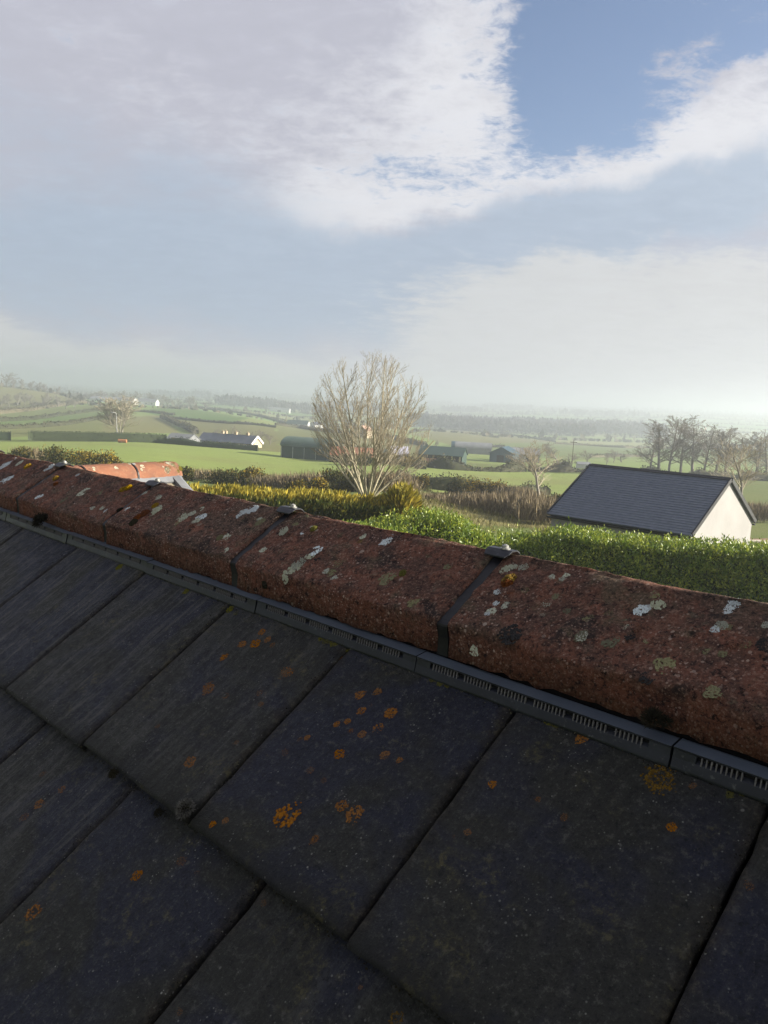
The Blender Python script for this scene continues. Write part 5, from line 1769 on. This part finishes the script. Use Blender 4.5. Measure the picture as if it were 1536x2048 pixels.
pm.tube((2.62, -1.45, -.6), (2.62, -1.45, 1.62), .055, .055, 8)
pm.box((2.62, -1.45, 1.64), (.13, .13, .05))
pm.build('flue_pipe', MATS['brown_metal'], gar)
opening(gar, 'window', 2.5, 1.2, .45, 1.0, .72, axis='x', s=1)
wl = MB()  # small box and stubs modelling the cable mark on the gable
wl.box((2.53, 0.95, 1.45), (.05, .12, .10))
wl.tube((2.56, .95, 1.50), (2.66, 1.05, 1.62), .012, .012, 6)
wl.tube((2.52, 0.7, 1.40), (2.52, .95, 1.46), .010, .010, 6)
wl.build('cable_mark', MATS['galvanised'], gar)
# yard edge right of the garage
c = at(1560, 33, 1050)
yw = MB()
yw.box((0, 0, .35), (7.0, .22, 1.1))
yw.box((0, 0, .925), (7.1, .30, .05))
o = yw.build('yard_wall', MATS['concrete'])
o.location, o.rotation_euler = c + np.array([1.5, 0, .6]), (0, 0, math.radians(6))
tag(o, 'low pale concrete wall at the yard edge right of the garage', 'wall')
c = at(1560, 38, 1050)
sb = MB()
rs_ = np.random.default_rng(4)
V, F = [], []
for i in range(20):
    for j in range(8):
        V.append(((i / 19 - .5) * 12, (j / 7 - .5) * 5, 1.15 * math.sin(math.pi * i / 19) ** .5 * math.sin(math.pi * j / 7) + rs_.normal(0, .06) - .1))
F = [(i * 8 + j, (i + 1) * 8 + j, (i + 1) * 8 + j + 1, i * 8 + j + 1) for i in range(19) for j in range(7)]
sb.add(V, F)
o = sb.build('soil_bank', MATS['red_soil'], None, True)
o.location = c + np.array([2.0, 0, 0])
tag(o, kind='structure')

# long arched barn
def arched(name, place, yaw, L, Wd, he, rise, wall, roof, label, cat='barn'):
    root = empty(name, place, yaw)
    tag(root, label, cat)
    hw = Wd / 2
    w = MB()
    boxat(w, -L / 2, L / 2, -hw, hw, -1, he)
    arc = [(hw * math.cos(t), he + rise * math.sin(t)) for t in np.linspace(0, math.pi, 13)]
    for s in (-1, 1):
        w.prism(arc, .15, (s * (L / 2 - .16) - .075, 0, 0), (0, 1, 0), (0, 0, 1), (1, 0, 0))
    w.build('wall', MATS[wall], root)
    r = MB()
    a2 = [((hw + .15) * math.cos(t), he + (rise + .12) * math.sin(t) + .02) for t in np.linspace(0, math.pi, 17)]
    a1 = [((hw + .05) * math.cos(t), he + (rise + .02) * math.sin(t) + .02) for t in np.linspace(0, math.pi, 17)]
    r.prism(a2 + a1[::-1], L + .3, (-L / 2 - .15, 0, 0), (0, 1, 0), (0, 0, 1), (1, 0, 0))
    r.build('roof', MATS[roof], root, False)
    return root
bp = at(636, 138, 915)
bn = arched('barn', bp, math.radians(-20), 11.0, 6.0, 2.1, 1.35, 'green_sheet', 'green_sheet_roof', 'long dark green barn with rounded roof behind the big bare tree')
for k in range(6):
    x = -5.4 + k * 2.1
    boxat(MB(), x, x + .07, -3.06, -3.003, 0, 2.0).build('post', MATS['galvanised'], bn)
ln = MB()
boxat(ln, 5.55, 12.5, -2.9, 2.0, -1, 1.9)
ln.build('lean_to', MATS['green_sheet'], bn)
lr_ = MB()
lr_.prism([(-3.05, 1.92), (2.1, 2.35), (2.1, 2.47), (-3.05, 2.04)], 7.1, (5.6, 0, 0), (0, 1, 0), (0, 0, 1), (1, 0, 0))
lr_.build('lean_to_roof', MATS['green_sheet'], bn)
# rust roofed shed
rp_ = at(712, 130, 915)
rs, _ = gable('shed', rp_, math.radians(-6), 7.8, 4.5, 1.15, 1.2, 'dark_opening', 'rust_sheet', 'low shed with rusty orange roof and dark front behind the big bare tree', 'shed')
for x in (-3.6, -1.2, 1.2, 3.6):
    boxat(MB(), x - .08, x + .08, -2.36, -2.26, -.3, 1.12).build('post', MATS['timber_pole'], rs)
# lilac roofed shed
lp_ = at(796, 150, 915)
ls, _ = gable('shed', lp_, math.radians(12), 3.4, 3.6, 1.1, 1.5, 'grey_sheet', 'lilac_sheet', 'small shed with pale lilac metal roof right of the rusty roofed shed', 'shed')
opening(ls, 'door', 0.4, -1.8, 0, .9, 1.0, 'dark_opening')
# dark green roofed barn with open bays
dp_ = at(884, 150, 925)
db, dph = gable('barn', dp_, math.radians(-14), 8.2, 5.6, 2.0, 1.25, 'green_sheet', 'dark_green_roof', 'dark green roofed farm shed with orange block wall and pale upright boards', 'barn', front_open=True, over=.4)
boxat(MB(), -4.0, 0.1, -2.72, -2.5, -1, 1.25).build('block_wall', MATS['terracotta_block'], db)
boxat(MB(), -3.9, 3.9, -2.4, -2.35, -1, 1.95).build('bay_shade', MATS['dark_opening'], db)  # near-black sheet behind the open front, standing in for the shade inside
for x in (.75, 2.1, 3.55):
    boxat(MB(), x, x + .28, -2.80, -2.66, -.6, 2.0).build('board', MATS['yellow_board'], db)
boxat(MB(), -1.9, -1.75, -2.78, -2.722, -.6, 1.95).build('post', MATS['timber_pole'], db)
# far row of farm sheds
fp = at(946, 230, 905)
f1 = arched('barn', fp, math.radians(-4), 10.0, 4.5, 1.5, 1.6, 'grey_sheet', 'grey_sheet', 'long low grey shed with one rounded blue end beyond the green roofed farm shed')
arc = [(2.3 * math.cos(t), 1.5 + 1.75 * math.sin(t)) for t in np.linspace(0, math.pi, 11)]
e = MB()
e.prism([(2.3, -.5)] + arc + [(-2.3, -.5)], 1.7, (-6.2, 0, 0), (0, 1, 0), (0, 0, 1), (1, 0, 0))
e.build('round_end', MATS['teal_sheet'], f1)
tp = at(1008, 185, 925)
tb_, _ = gable('barn', tp, math.radians(70), 7.0, 5.2, 2.1, 1.3, 'teal_sheet', 'teal_sheet', 'blue gabled barn in the middle of the distant farmyard', 'barn', over=.3)
opening(tb_, 'door', -3.5, 0.2, 0, 1.8, 1.8, 'dark_opening', 'teal_sheet', 'x', -1)
gp = at(1045, 195, 925)
gb_, _ = gable('barn', gp, math.radians(-8), 7.5, 6.0, 1.9, 1.3, 'grey_sheet', 'grey_sheet', 'wide pale grey roofed barn right of the blue gabled barn', 'barn', over=.3)
opening(gb_, 'door', 1.2, -3.0, 0, 1.6, 1.6, 'dark_opening')
wp = at(1166, 170, 935)
ws, _ = gable('shed', wp, math.radians(-5), 2.6, 2.2, .8, .4, 'white_wall', 'grey_sheet', 'tiny white shed by the telephone pole left of the garage ridge', 'shed')
opening(ws, 'door', .5, -1.1, 0, .5, .7, 'dark_opening')

# bungalow group on the left
hp = at(474, 178, 895) - np.array([0, 0, .75])
bg, bph = gable('bungalow', hp, math.radians(-17), 9.2, 5.2, 1.7, 1.5, 'cream_wall', 'blue_slate', 'cream bungalow with dark slate roof, chimneys and bright gable below the left hills', 'house', over=.3)
wbg = MB()
for s in (-1, 1):
    dn = np.array([0, s * math.cos(bph), -math.sin(bph)])
    up = np.array([0, s * math.sin(bph), math.cos(bph)])
    wbg.prism([(0, -.25), (3.3, -.25), (3.3, .16), (0, .16)], .12, np.array([4.76, 0, 3.2]) + up * .02, dn, up, (1, 0, 0))
wbg.build('bargeboard', MATS['white_paint'], bg)
for x in (-3.6, -.4, 2.4):
    chimney(bg, x, .1, 2.95, .75, .6)
for x in (-3.0, -1.0, 1.5, 3.4):
    opening(bg, 'window', x, -2.6, .55, 1.0, .85)
opening(bg, 'door', .3, -2.6, 0, .85, 1.5, 'dark_opening')
opening(bg, 'window', 4.6, 0, .6, 1.1, .9, axis='x', s=1)
hp2 = at(434, 186, 893) - np.array([0, 0, .6])
b2_, _ = gable('bungalow', hp2, math.radians(-14), 6.5, 5.4, 1.5, 1.5, 'white_wall', 'blue_slate', 'bungalow with hipped look slate roof directly left of the bright gable' if False else 'slate roofed bungalow half hidden by low hedge left of the bright gabled one', 'house', over=.3)
chimney(b2_, 2.0, .1, 2.8, .8, .6)
for x in (-2, 1):
    opening(b2_, 'window', x, -2.7, .5, .9, .8)
sp_ = at(366, 170, 890)
s2_, _ = gable('shed', sp_, math.radians(-20), 5.2, 4.2, 1.0, 1.0, 'grey_sheet', 'grey_sheet', 'pale grey roofed shed at the right end of the clipped dark hedge', 'shed', over=.3)
opening(s2_, 'door', 1.0, -2.1, 0, 1.2, .9, 'dark_opening')
# houses further out
wp1 = at(228, 640, 804)
w1_, _ = gable('farm_building', wp1, math.radians(-4), 33, 10, 2.6, 1.6, 'white_wall', 'grey_sheet', 'long low white building on the crest of the left hill', 'building')
for x in (-12, -7, -2, 3, 8, 13):
    opening(w1_, 'window', x, -5, .9, 1.4, 1.1)
wp2 = at(296, 640, 812)
w2_, _ = gable('cottage', wp2, math.radians(-8), 15, 7, 2.6, 2.4, 'white_wall', 'grey_sheet', 'small white cottage right of the long white hilltop building', 'house')
chimney(w2_, -6, 0, 4.6, 1.0, .9, 'white_wall')
for x in (-4.5, 0, 4.5):
    opening(w2_, 'window', x, -3.5, .8, 1.2, 1.2)
gp2 = at(596, 440, 860)
g2_, _ = gable('farm_building', gp2, math.radians(-5), 11.5, 7, 1.8, 1.9, 'white_wall', 'dark_green_roof', 'white farm building with green roof in the valley left of the big tree', 'building')
for x in (-4, -1, 2.5):
    opening(g2_, 'window', x, -3.5, .4, 1.6, 1.2, 'dark_opening')
for i, (px, r) in enumerate([(629, 430), (639, 436)]):
    w3, _ = gable('cottage', at(px, r, 860), math.radians(60), 4.0, 3.0, 2.4, 1.4, 'white_wall', 'blue_slate', ['small white house just right of the green roofed farm building', 'small white house second to the right of the green roofed farm building'][i], 'house')
    opening(w3, 'window', -2.0, 0, .8, .8, 1.0, axis='x', s=-1)
pp = at(728, 300, 878)
p_, _ = gable('house', pp, math.radians(62), 5.0, 4.2, 2.7, 1.7, 'cream_wall', 'pink_brick', 'cream house with pinkish roof seen through the branches of the big bare tree', 'house')
chimney(p_, 0, 0, 4.2, .9, .7)
opening(p_, 'window', -2.5, 0, 1.2, 1.2, 1.0, axis='x', s=-1)
wq = at(778, 470, 868)
for i, (px, r) in enumerate([(560, 900), (690, 1300)]):
    w4, _ = gable('farm_building', at(px, r, 820), math.radians(-4), 22, 9, 3, 2, 'white_wall', 'grey_sheet', ['white speck of a farm building on the far hills left of the big tree', 'far white farm building on the haze line beside the big tree'][i], 'building')
    opening(w4, 'door', 0, -4.5, 0, 4, 2.6, 'dark_opening')

# poles
def pole(name, px, r, base_y, top_y, rad, mt, label, cat, lean=0.0):
    p = at(px, r, base_y)
    h = HC + r * pix_az_slope(px, top_y)[1] - p[2]
    root = empty(name, p)
    root.rotation_euler = (0, lean, 0)
    MB().tube((0, 0, -.3), (0, 0, h), rad, rad * .7, 8).build('post', MATS[mt], root)
    tag(root, label, cat)
    return root, h
lp, lh = pole('street_lamp', 235, 162, 872, 826, .06, 'galvanised', 'slim white lamp post in front of the rounded bare tree by the clipped hedge', 'lamp post', -.05)
MB().tube((0, 0, lh - .05), (-.55, 0, lh + .12), .05, .045, 6).build('lamp_arm', MATS['white_paint'], lp)
MB().box((-.75, 0, lh + .13), (.5, .22, .12), None, .8).build('lamp_head', MATS['galvanised'], lp)
tp_, th_ = pole('telephone_pole', 1143, 160, 938, 879, .075, 'timber_pole', 'dark wooden telephone pole in the field left of the garage ridge', 'pole')
MB().box((0, 0, th_ - .5), (1.3, .1, .12)).build('crossarm', MATS['timber_pole'], tp_)
for x in (-.55, -.2, .2, .55):
    MB().tube((x, 0, th_ - .44), (x, 0, th_ - .22), .05, .035, 6).build('insulator', MATS['galvanised'], tp_)
tb0 = at(428, 2450, 792)
hub = HC + 2450 * pix_az_slope(428, 774)[1] - tb0[2]
wt_ = empty('wind_turbine', tb0)
tag(wt_, 'slender white wind turbine standing on the hazy skyline', 'wind turbine')
MB().tube((0, 0, -2), (0, 0, hub), 1.5, .9, 10).build('tower', MATS['white_paint'], wt_)
MB().box((0, .8, hub + .6), (1.8, 4.2, 1.8), None, .85).build('nacelle', MATS['white_paint'], wt_)
for k in range(3):
    a = math.radians(90 + 8 + 120 * k)
    bl_ = MB()
    d = np.array([math.cos(a), 0, math.sin(a)])
    e_ = np.array([-math.sin(a), 0, math.cos(a)])
    o_ = np.array([0, -1.6, hub + .6])
    bl_.prism([(0.3, -.3), (2, -.7), (9, -.25), (9.6, 0), (2, .5), (.3, .3)], .25, o_, d, e_, (0, 1, 0))
    bl_.build('blade', MATS['white_paint'], wt_)
MB().tube((0, -1.9, hub + .6), (0, -1.2, hub + .6), .35, .8, 10).build('hub', MATS['white_paint'], wt_)
# orange tank by the hedge
c = at(245, 154, 882)
ot = empty('water_tank', c)
tag(ot, 'small orange tank lying in front of the long clipped hedge', 'tank')
MB().tube((-.75, 0, .36), (.75, 0, .36), .32, .32, 14).build('drum', MATS['orange_tank'], ot)
for s in (-.5, .5):
    MB().box((s, 0, .03), (.14, .7, .14)).build('foot', MATS['timber_pole'], ot)
    MB().tube((s - .03, 0, .36), (s + .03, 0, .36), .333, .333, 14).build('band', MATS['orange_tank'], ot)

# ------------------------------------------------------------------ hedgerows and scrub
def ground_line(pix):
    return [G(x, y) for x, y in pix]
hedgerow([at(56, 162), at(120, 162), at(190, 162), at(260, 162), at(332, 163)], 1.75, 1.6, 'long neatly clipped dark hedge at the top of the left field', None, 'evergreen', 9, .2, True, 'clipped_hedge', seed=2)
hedgerow([at(-60, 162), at(-20, 162), at(22, 162)], 1.6, 1.6, 'short end of clipped dark hedge at the left edge of the view', None, 'evergreen', 9, .2, True, 'clipped_hedge', seed=3)
hedgerow([at(318, 162), at(360, 160), at(410, 158), at(470, 156), at(516, 155)], 1.35, 1.2, 'low dark hedge in front of the bungalows', None, 'evergreen', 9, .22, seed=4, jag=.15)
rows = [
    ([(-10, 844), (68, 840), (112, 833), (206, 821)], 2.0, 'upper hedge crossing the left hill fields under the trees'),
    ([(-10, 859), (60, 856), (135, 850), (203, 838)], 1.8, 'lower hedge crossing the left hill fields above the clipped hedge'),
    ([(270, 823), (310, 826), (349, 831)], 1.6, 'short hedge on the hill right of the rounded tree'),
    ([(323, 836), (350, 848), (372, 858), (392, 868)], 2.6, 'dark hedge running downhill to the bungalows'),
    ([(340, 837), (400, 843), (464, 848), (552, 856)], 1.5, 'thin hedge across the slope above the bungalows'),
    ([(352, 812), (382, 815), (440, 822), (511, 832), (545, 841), (576, 849)], 2.6, 'dark hedge along the shoulder of the hill sloping down to the green roofed building'),
    ([(-10, 768), (40, 772), (80, 777), (125, 787), (165, 797)], 1.8, 'hedge along the skyline of the left hill'),
    ([(-10, 828), (60, 822), (120, 812), (172, 806)], 3.0, 'tall hedge under the left hill pasture'),
    ([(551, 850), (600, 857), (642, 863), (720, 870), (785, 878), (852, 894)], 2.0, 'long hedge through the valley behind the barn and big tree'),
    ([(1110, 888), (1180, 892), (1250, 896), (1310, 897)], 1.6, 'low hedge in the meadow above the garage ridge'),
    ([(1180, 915), (1240, 913), (1310, 914)], 1.3, 'broken hedge below the meadow left of the grove'),
    ([(905, 889), (960, 893), (1010, 896)], 1.4, 'thin hedge in front of the far grey sheds'),
    ([(820, 866), (900, 859), (1000, 868), (1110, 884)], 1.6, 'thin hedge along the brow of the pale hill below the wood'),
]
for i, (pl, h, lab) in enumerate(rows):
    hedgerow(ground_line(pl), h * .8, h * .8, lab, None, 'hedge_leaf', 2.6, .5, seed=20 + i, cap=3500, jag=.14)
hedgerow([at(745, 134), at(800, 132), at(850, 130), at(905, 128), at(960, 130), at(1010, 134), at(1050, 140)], 1.6, 1.8, 'scrubby brown hedge between the green field and the farm sheds', None, 'hedge_leaf', 6, .35, seed=41, jag=.45)
hedgerow([at(1060, 142), at(1110, 142), at(1165, 146), at(1200, 148)], 1.5, 1.6, 'dark hedge behind the small forked tree', None, 'hedge_leaf', 6, .35, seed=42, jag=.5)
hedgerow([at(1290, 146), at(1360, 142), at(1430, 142), at(1540, 146), at(1600, 146)], 1.3, 2.0, 'undergrowth hedge at the feet of the grove', None, 'hedge_leaf', 6, .35, seed=43)
hedgerow([at(800, 78), at(860, 76), at(900, 76), at(950, 76), at(1010, 78), at(1060, 80), at(1100, 82)], 1.15, 1.6, 'dark bramble hedge along the bottom of the bright field', None, 'hedge_leaf', 14, .2, seed=44, jag=.4)

# scrub in the middle distance
scrub = [  # px, r, width m, height m, kind
    (38, 70, 2.2, 1.5, 'gorse'), (108, 68, 3.0, 2.0, 'gorse'), (165, 67, 4.2, 1.7, 'gorsey'), (222, 66, 3.4, 1.5, 'gorsey'), (275, 66, 2.6, 1.0, 'bramble'), (60, 71, 2.2, 1.6, 'bramble'),
    (372, 64, 1.8, 1.2, 'gorse'), (405, 66, 2.6, 1.1, 'bramble'), (450, 63, 3.2, 1.3, 'gorse'), (500, 62, 3.4, 1.5, 'gorsey'), (545, 62, 1.6, .8, 'gorse'), (560, 60, 2.8, 1.2, 'bramble'), (600, 58, 3.2, 1.4, 'bramble'), (640, 57, 3.0, 1.5, 'bramble'),
    (676, 55, 2.8, 1.6, 'gorse'), (700, 53, 2.6, 1.7, 'gorse'), (640, 50, 1.6, 1.1, 'gorsey'), (600, 52, 1.5, .8, 'gorsey'), (764, 52, 1.6, 1.6, 'bramble'), (790, 56, 2.2, 1.7, 'bramble'), (815, 60, 1.6, 1.3, 'bramble'),
    (848, 72, 1.4, 1.2, 'gorsey'), (918, 71, 2.0, 1.6, 'gorse'), (955, 70, 2.6, 1.9, 'gorsey'), (990, 70, 2.8, 1.7, 'gorsey'), (1025, 70, 2.6, 1.5, 'bramble'), (1060, 68, 2.4, 1.3, 'bramble'),
    (940, 50, 2.4, 1.0, 'bramble'), (985, 48, 2.8, 1.3, 'bramble'), (1030, 47, 3.0, 1.5, 'bramble'), (1070, 46, 2.6, 1.7, 'bramble'), (1098, 44, 2.2, 1.5, 'bramble'), (1000, 58, 2.6, .9, 'bramble'), (1055, 57, 2.4, 1.2, 'bramble'), (880, 52, 1.5, .6, 'bramble'),
    (1120, 60, 2.0, 1.2, 'gorse'), (1500, 62, 2.6, 1.4, 'bramble'), (1532, 60, 2.6, 1.5, 'bramble'),
    (700, 118, 3.0, 1.8, 'gorse'), (735, 120, 3.2, 2.2, 'gorse'), (775, 125, 3.2, 2.6, 'bramble'), (842, 122, 2.2, 1.6, 'gorse'), (808, 126, 2.5, 1.8, 'gorsey')]
where = {}
KL = {'gorse': ('dark green gorse bush', 'gorse bushes'), 'gorsey': ('gorse bush speckled with yellow flowers', 'flowering gorse bushes'), 'bramble': ('brown leafless bramble thicket', 'bramble thickets')}
def where_text(px, r):
    if px < 300: return 'beyond the small side wing ridge'
    if px < 580: return 'in the scrub line above the golden hedge'
    if px < 830: return ('around the foot of the big bare tree' if r < 80 else 'below the rusty shed')
    if px < 1080 and r > 62: return 'along the foot of the bright field'
    if px < 1130: return 'on the rough ground above the laurel hedge'
    return 'behind the garage gable'
cnt = {}
items = []
for i, (px, r, w, h, kd) in enumerate(scrub):
    key = (kd, where_text(px, r))
    cnt.setdefault(key, []).append(i)
ORD = ['leftmost', 'second from left', 'third from left', 'fourth from left', 'fifth from left', 'sixth from left', 'seventh from left', 'eighth from left', 'ninth from left', 'tenth from left']
for key, ids in cnt.items():
    ids.sort(key=lambda i: scrub[i][0])
    for n_, i in enumerate(ids):
        px, r, w, h, kd = scrub[i]
        lab = KL[kd][0] + ' ' + key[1] + ('' if len(ids) == 1 else ', ' + (ORD[n_] if n_ < len(ids) - 1 else 'rightmost'))
        big_ = r > 100
        bush(px, r, w, h * (1.2 if kd != 'bramble' else 1.0), lab, KL[kd][1], leaf=None if kd == 'bramble' else 'gorse_leaf', flower='gorse_flower' if kd == 'gorsey' else None, stems='bramble_stem' if kd == 'bramble' else None, seed=i, n=(2300 if kd != 'bramble' else 1700) if not big_ else 900, size=.15 if not big_ else .3, name={'gorse': 'gorse_bush', 'gorsey': 'gorse_bush', 'bramble': 'bramble_thicket'}[kd], cat='bush')
bush(352, 163, 3.0, 1.6, 'yellow flowering bush at the right end of the clipped hedge', None, 'gorse_leaf', 'gorse_flower', None, 77, 700, .25, 'flowering_bush')
# tussocks on the rough ground
tr_ = np.random.default_rng(55)
n = 9000
px_ = tr_.uniform(780, 1130, n)
r_ = tr_.uniform(38, 72, n)
P = np.array([at(a, b_, 1000) for a, b_ in zip(px_[::12], r_[::12])])
P = np.repeat(P, 12, 0)[:n] + np.concatenate([tr_.normal(0, .22, (n, 2)), np.zeros((n, 1))], 1)
V, T = leaf_cards(P - np.array([0, 0, .03]), np.array([0.1, 0, 1.0]) + tr_.normal(0, .35, (n, 3)), tr_.uniform(.15, .42, n), .035, tr_, .1)
tag(link('rough_grass', fast_mesh('rough_grass', V, T, MATS['dry_grass'])), kind='stuff')

# ------------------------------------------------------------------ far trees, far hedges, wood
ORDT = 0
sky_tr = [(15, 743, 652, 26), (45, 757, 652, 14), (60, 761, 655, 16), (78, 763, 655, 16), (92, 768, 655, 12), (110, 772, 652, 12), (28, 755, 650, 12)]
for i, (px, top, r, wp_) in enumerate(sky_tr):
    by_pixels(FARV, i, px, 772, top, r, ['tall round-headed bare tree on the left hill skyline', 'bare tree on the left hill skyline, first small one right of the tall one', 'bare tree on the left hill skyline, middle of the small row', 'bare tree on the left hill skyline, fourth of the small row',
              'bare tree on the left hill skyline, fifth of the small row', 'bare tree on the left hill skyline, rightmost of the small row', 'slim bare tree touching the right side of the tall skyline tree'][i], 'bare trees on the left skyline', wpx=wp_)
hill = [(4, 792, 560), (18, 786, 570), (34, 782, 575), (50, 784, 570), (66, 788, 560), (80, 784, 560), (96, 788, 555), (116, 790, 560), (132, 794, 560), (148, 796, 560), (10, 818, 470), (98, 812, 480), (50, 826, 440), (150, 785, 640), (40, 806, 520), (72, 806, 520), (88, 802, 530)]
for i, (px, top, r) in enumerate(hill):
    by_pixels(FARV, i, px, 812, top, (478 + 9 * (i % 4)) if r > 500 and r < 600 else r, 'grey bare tree in the belt below the left hill pasture', 'bare trees below the left hill pasture', wpx=20)
crest = [(172, 788), (184, 784), (198, 780), (210, 782), (222, 786), (262, 784), (278, 782), (292, 786), (306, 784), (322, 788), (338, 792), (356, 796), (376, 790), (394, 794), (412, 802), (246, 780), (232, 782)]
for i, (px, top) in enumerate(crest):
    by_pixels(FARV, i + 1, px, 808, top, 665 + (i % 3) * 12, 'hazy bare tree on the crest behind the white hilltop buildings', 'bare trees behind the hilltop buildings', wpx=24)
val = [(388, 856, 240, 16), (408, 862, 230, 14), (432, 858, 225, 18), (466, 850, 225, 10), (480, 858, 220, 16), (496, 862, 215, 14), (520, 858, 210, 20), (540, 868, 200, 24), (868, 878, 240, 12), (1230, 898, 230, 20), (1216, 905, 200, 14), (1246, 905, 235, 24), (1176, 900, 210, 26), (1140, 905, 165, 30), (1118, 890, 200, 34), (1096, 880, 210, 22), (650, 840, 420, 26), (672, 846, 400, 24), (690, 842, 420, 24), (766, 848, 430, 22)]
VL_ = ['bare tree behind the bungalow roofs, leftmost of the row', 'bare tree behind the bungalow roofs, second of the row', 'bare tree behind the bungalow chimneys', 'narrow bare tree between the bungalow chimneys', 'bare tree just left of the bright gable', 'bare tree above the bright gable', 'bare tree right of the bright gable',
       'brownish bare tree between the bungalow and the green barn', 'small lone tree on the hillside above the green roofed shed', 'small bare tree in the meadow left of the grove', 'low bare tree in the lower meadow left of the grove', 'wide bare tree in the meadow nearest the grove', 'bare tree in the meadow right of the telephone pole', 'brown shrubby tree at the foot of the telephone pole',
       'bare tree just left of the telephone pole', 'bare tree right of the grey roofed barn', 'bare tree in the valley right of the small white houses', 'bare tree in the valley behind the barn', 'bare tree in the valley, third from the white houses', 'bare tree in the valley right of the cream house']
for i, (px, top, r, wp_) in enumerate(val):
    by_pixels(FARV if i != 3 else FARV, i, px, 890, top, r, VL_[i], 'bare trees in the valley', wpx=wp_)

# far hedges along the edges of the field cells
er = np.random.default_rng(61)
cells = {}
ga = np.radians(np.arange(-27.5, 27.5, 0.06))
gr_ = np.exp(np.linspace(math.log(480), math.log(4600), 300))
AA, RRg = np.meshgrid(ga, gr_, indexing='ij')
xx, yy = RRg * np.sin(AA), RRg * np.cos(AA)
cc = cell_of(xx.ravel(), yy.ravel()).reshape(AA.shape)
def edge_pts(axis):
    a = cc[:-1] if axis == 0 else cc[:, :-1]
    b_ = cc[1:] if axis == 0 else cc[:, 1:]
    i, j = np.nonzero(a != b_)
    x = xx[i, j] if axis == 0 else xx[i, j]
    y = yy[i, j]
    return np.stack([a[i, j], b_[i, j]], 1), x, y
Ks, xs_, ys_ = zip(*[edge_pts(ax) for ax in (0, 1)])
Ks, xs_, ys_ = np.sort(np.vstack(Ks), 1), np.concatenate(xs_), np.concatenate(ys_)
order = np.lexsort((Ks[:, 1], Ks[:, 0]))
Ks, xs_, ys_ = Ks[order], xs_[order], ys_[order]
cut = np.nonzero(np.any(np.diff(Ks, axis=0) != 0, axis=1))[0] + 1
groups = np.split(np.arange(len(Ks)), cut)
groups = [g_ for g_ in groups if len(g_) >= 4]
groups.sort(key=lambda g_: np.hypot(xs_[g_], ys_[g_]).mean())
mass_V, mass_T, mass_n = [], [], 0
made = 0
for g_ in groups:
    x, y = xs_[g_], ys_[g_]
    r0 = np.hypot(x, y).mean()
    # straighten to a line between its two ends
    pts = np.stack([x, y], 1)
    c0 = pts.mean(0)
    u_, s__, vt = np.linalg.svd(pts - c0, full_matrices=False)
    t = (pts - c0) @ vt[0]
    ln_ = t.max() - t.min()
    if ln_ < 25:
        continue
    n = int(np.clip(ln_ / 1.6, 24, 150))
    tt = er.uniform(t.min(), t.max(), n)
    hgt = (1.5 + 1.2 * er.uniform()) * np.where(er.uniform(size=n) < .10, er.uniform(1.5, 3.5, n), 1.0)
    p = c0 + vt[0] * tt[:, None] + er.normal(0, .8, (n, 2))
    z = HC + ground_rel(np.arctan2(p[:, 0], p[:, 1]), np.hypot(p[:, 0], p[:, 1]))
    pos = np.stack([p[:, 0], p[:, 1], z - .3], 1)
    wv = 1.2 + r0 * .0012
    L = hgt
    V, T = leaf_cards(pos, np.array([0, 0, 1.0]) + er.normal(0, .22, (n, 3)), L, wv * er.uniform(1.2, 2.4, n), er, .2)
    if made < 150 and r0 < 2600:
        b0 = np.array([c0[0], c0[1], float(z.mean())])
        o = link('far_hedge', fast_mesh('far_hedge', V - b0, T, MATS['hedge_leaf']))
        o.location = b0
        tag(o, 'thin hazy hedge dividing distant green fields', 'hedge', 'distant field hedges')
        made += 1
    else:
        mass_V.append(V)
        mass_T.append(T + mass_n)
        mass_n += len(V)
if mass_V:
    tag(link('far_hedges', fast_mesh('far_hedges', np.vstack(mass_V), np.vstack(mass_T), MATS['hedge_leaf'])), kind='stuff')
def wood_mass(name, boxes, dens, hmin, hmax, seed, mt='wood_mass'):
    """far woodland: many narrow leafless crowns (crossed cards of twigs) read as one mass"""
    rng = np.random.default_rng(seed)
    V_, T_, o = [], [], 0
    for (x0, x1, ra, rb, nt) in boxes:
        for _ in range(nt):
            px, r = rng.uniform(x0, x1), rng.uniform(ra, rb)
            p = at(px, r, 850)
            h = rng.uniform(hmin, hmax)
            m_ = 16
            q_ = unit(rng.normal(size=(m_, 3))) * np.array([h * .26, h * .26, h * .38]) * rng.uniform(.4, 1, (m_, 1)) + np.array([0, 0, h * .55])
            D = rng.normal(0, .6, (m_, 3)) + np.array([0, 0, 1.0])
            V, T = leaf_cards(p + q_ - np.array([0, 0, h * .12]), D, h * .34, h * .17, rng, .3)
            V_.append(V)
            T_.append(T + o)
            o += len(V)
            V, T = leaf_cards((p - np.array([0, 0, .5]))[None], np.array([[0, 0, 1.0]]), h * .6, h * .05, rng, .1)
            V_.append(V)
            T_.append(T + o)
            o += len(V)
    tag(link(name, fast_mesh(name, np.vstack(V_), np.vstack(T_), MATS[mt])), kind='stuff')
wood_mass('woodland', [(820, 1010, 690, 860, 620), (1010, 1190, 700, 900, 560), (1190, 1330, 780, 950, 380)], 1, 8, 12, 71)
wood_mass('far_woodland', [(560, 640, 900, 1000, 60), (430, 560, 950, 1150, 150), (640, 760, 1100, 1300, 160), (880, 960, 1500, 1700, 80), (960, 1060, 1900, 2300, 110), (1100, 1300, 1500, 1700, 80), (820, 900, 2500, 3100, 90), (380, 460, 2350, 2600, 60), (480, 620, 2400, 2700, 120), (950, 1050, 2900, 3200, 70), (1250, 1536, 2900, 3200, 120), (300, 420, 1500, 1700, 80)], 1, 8, 14, 72)
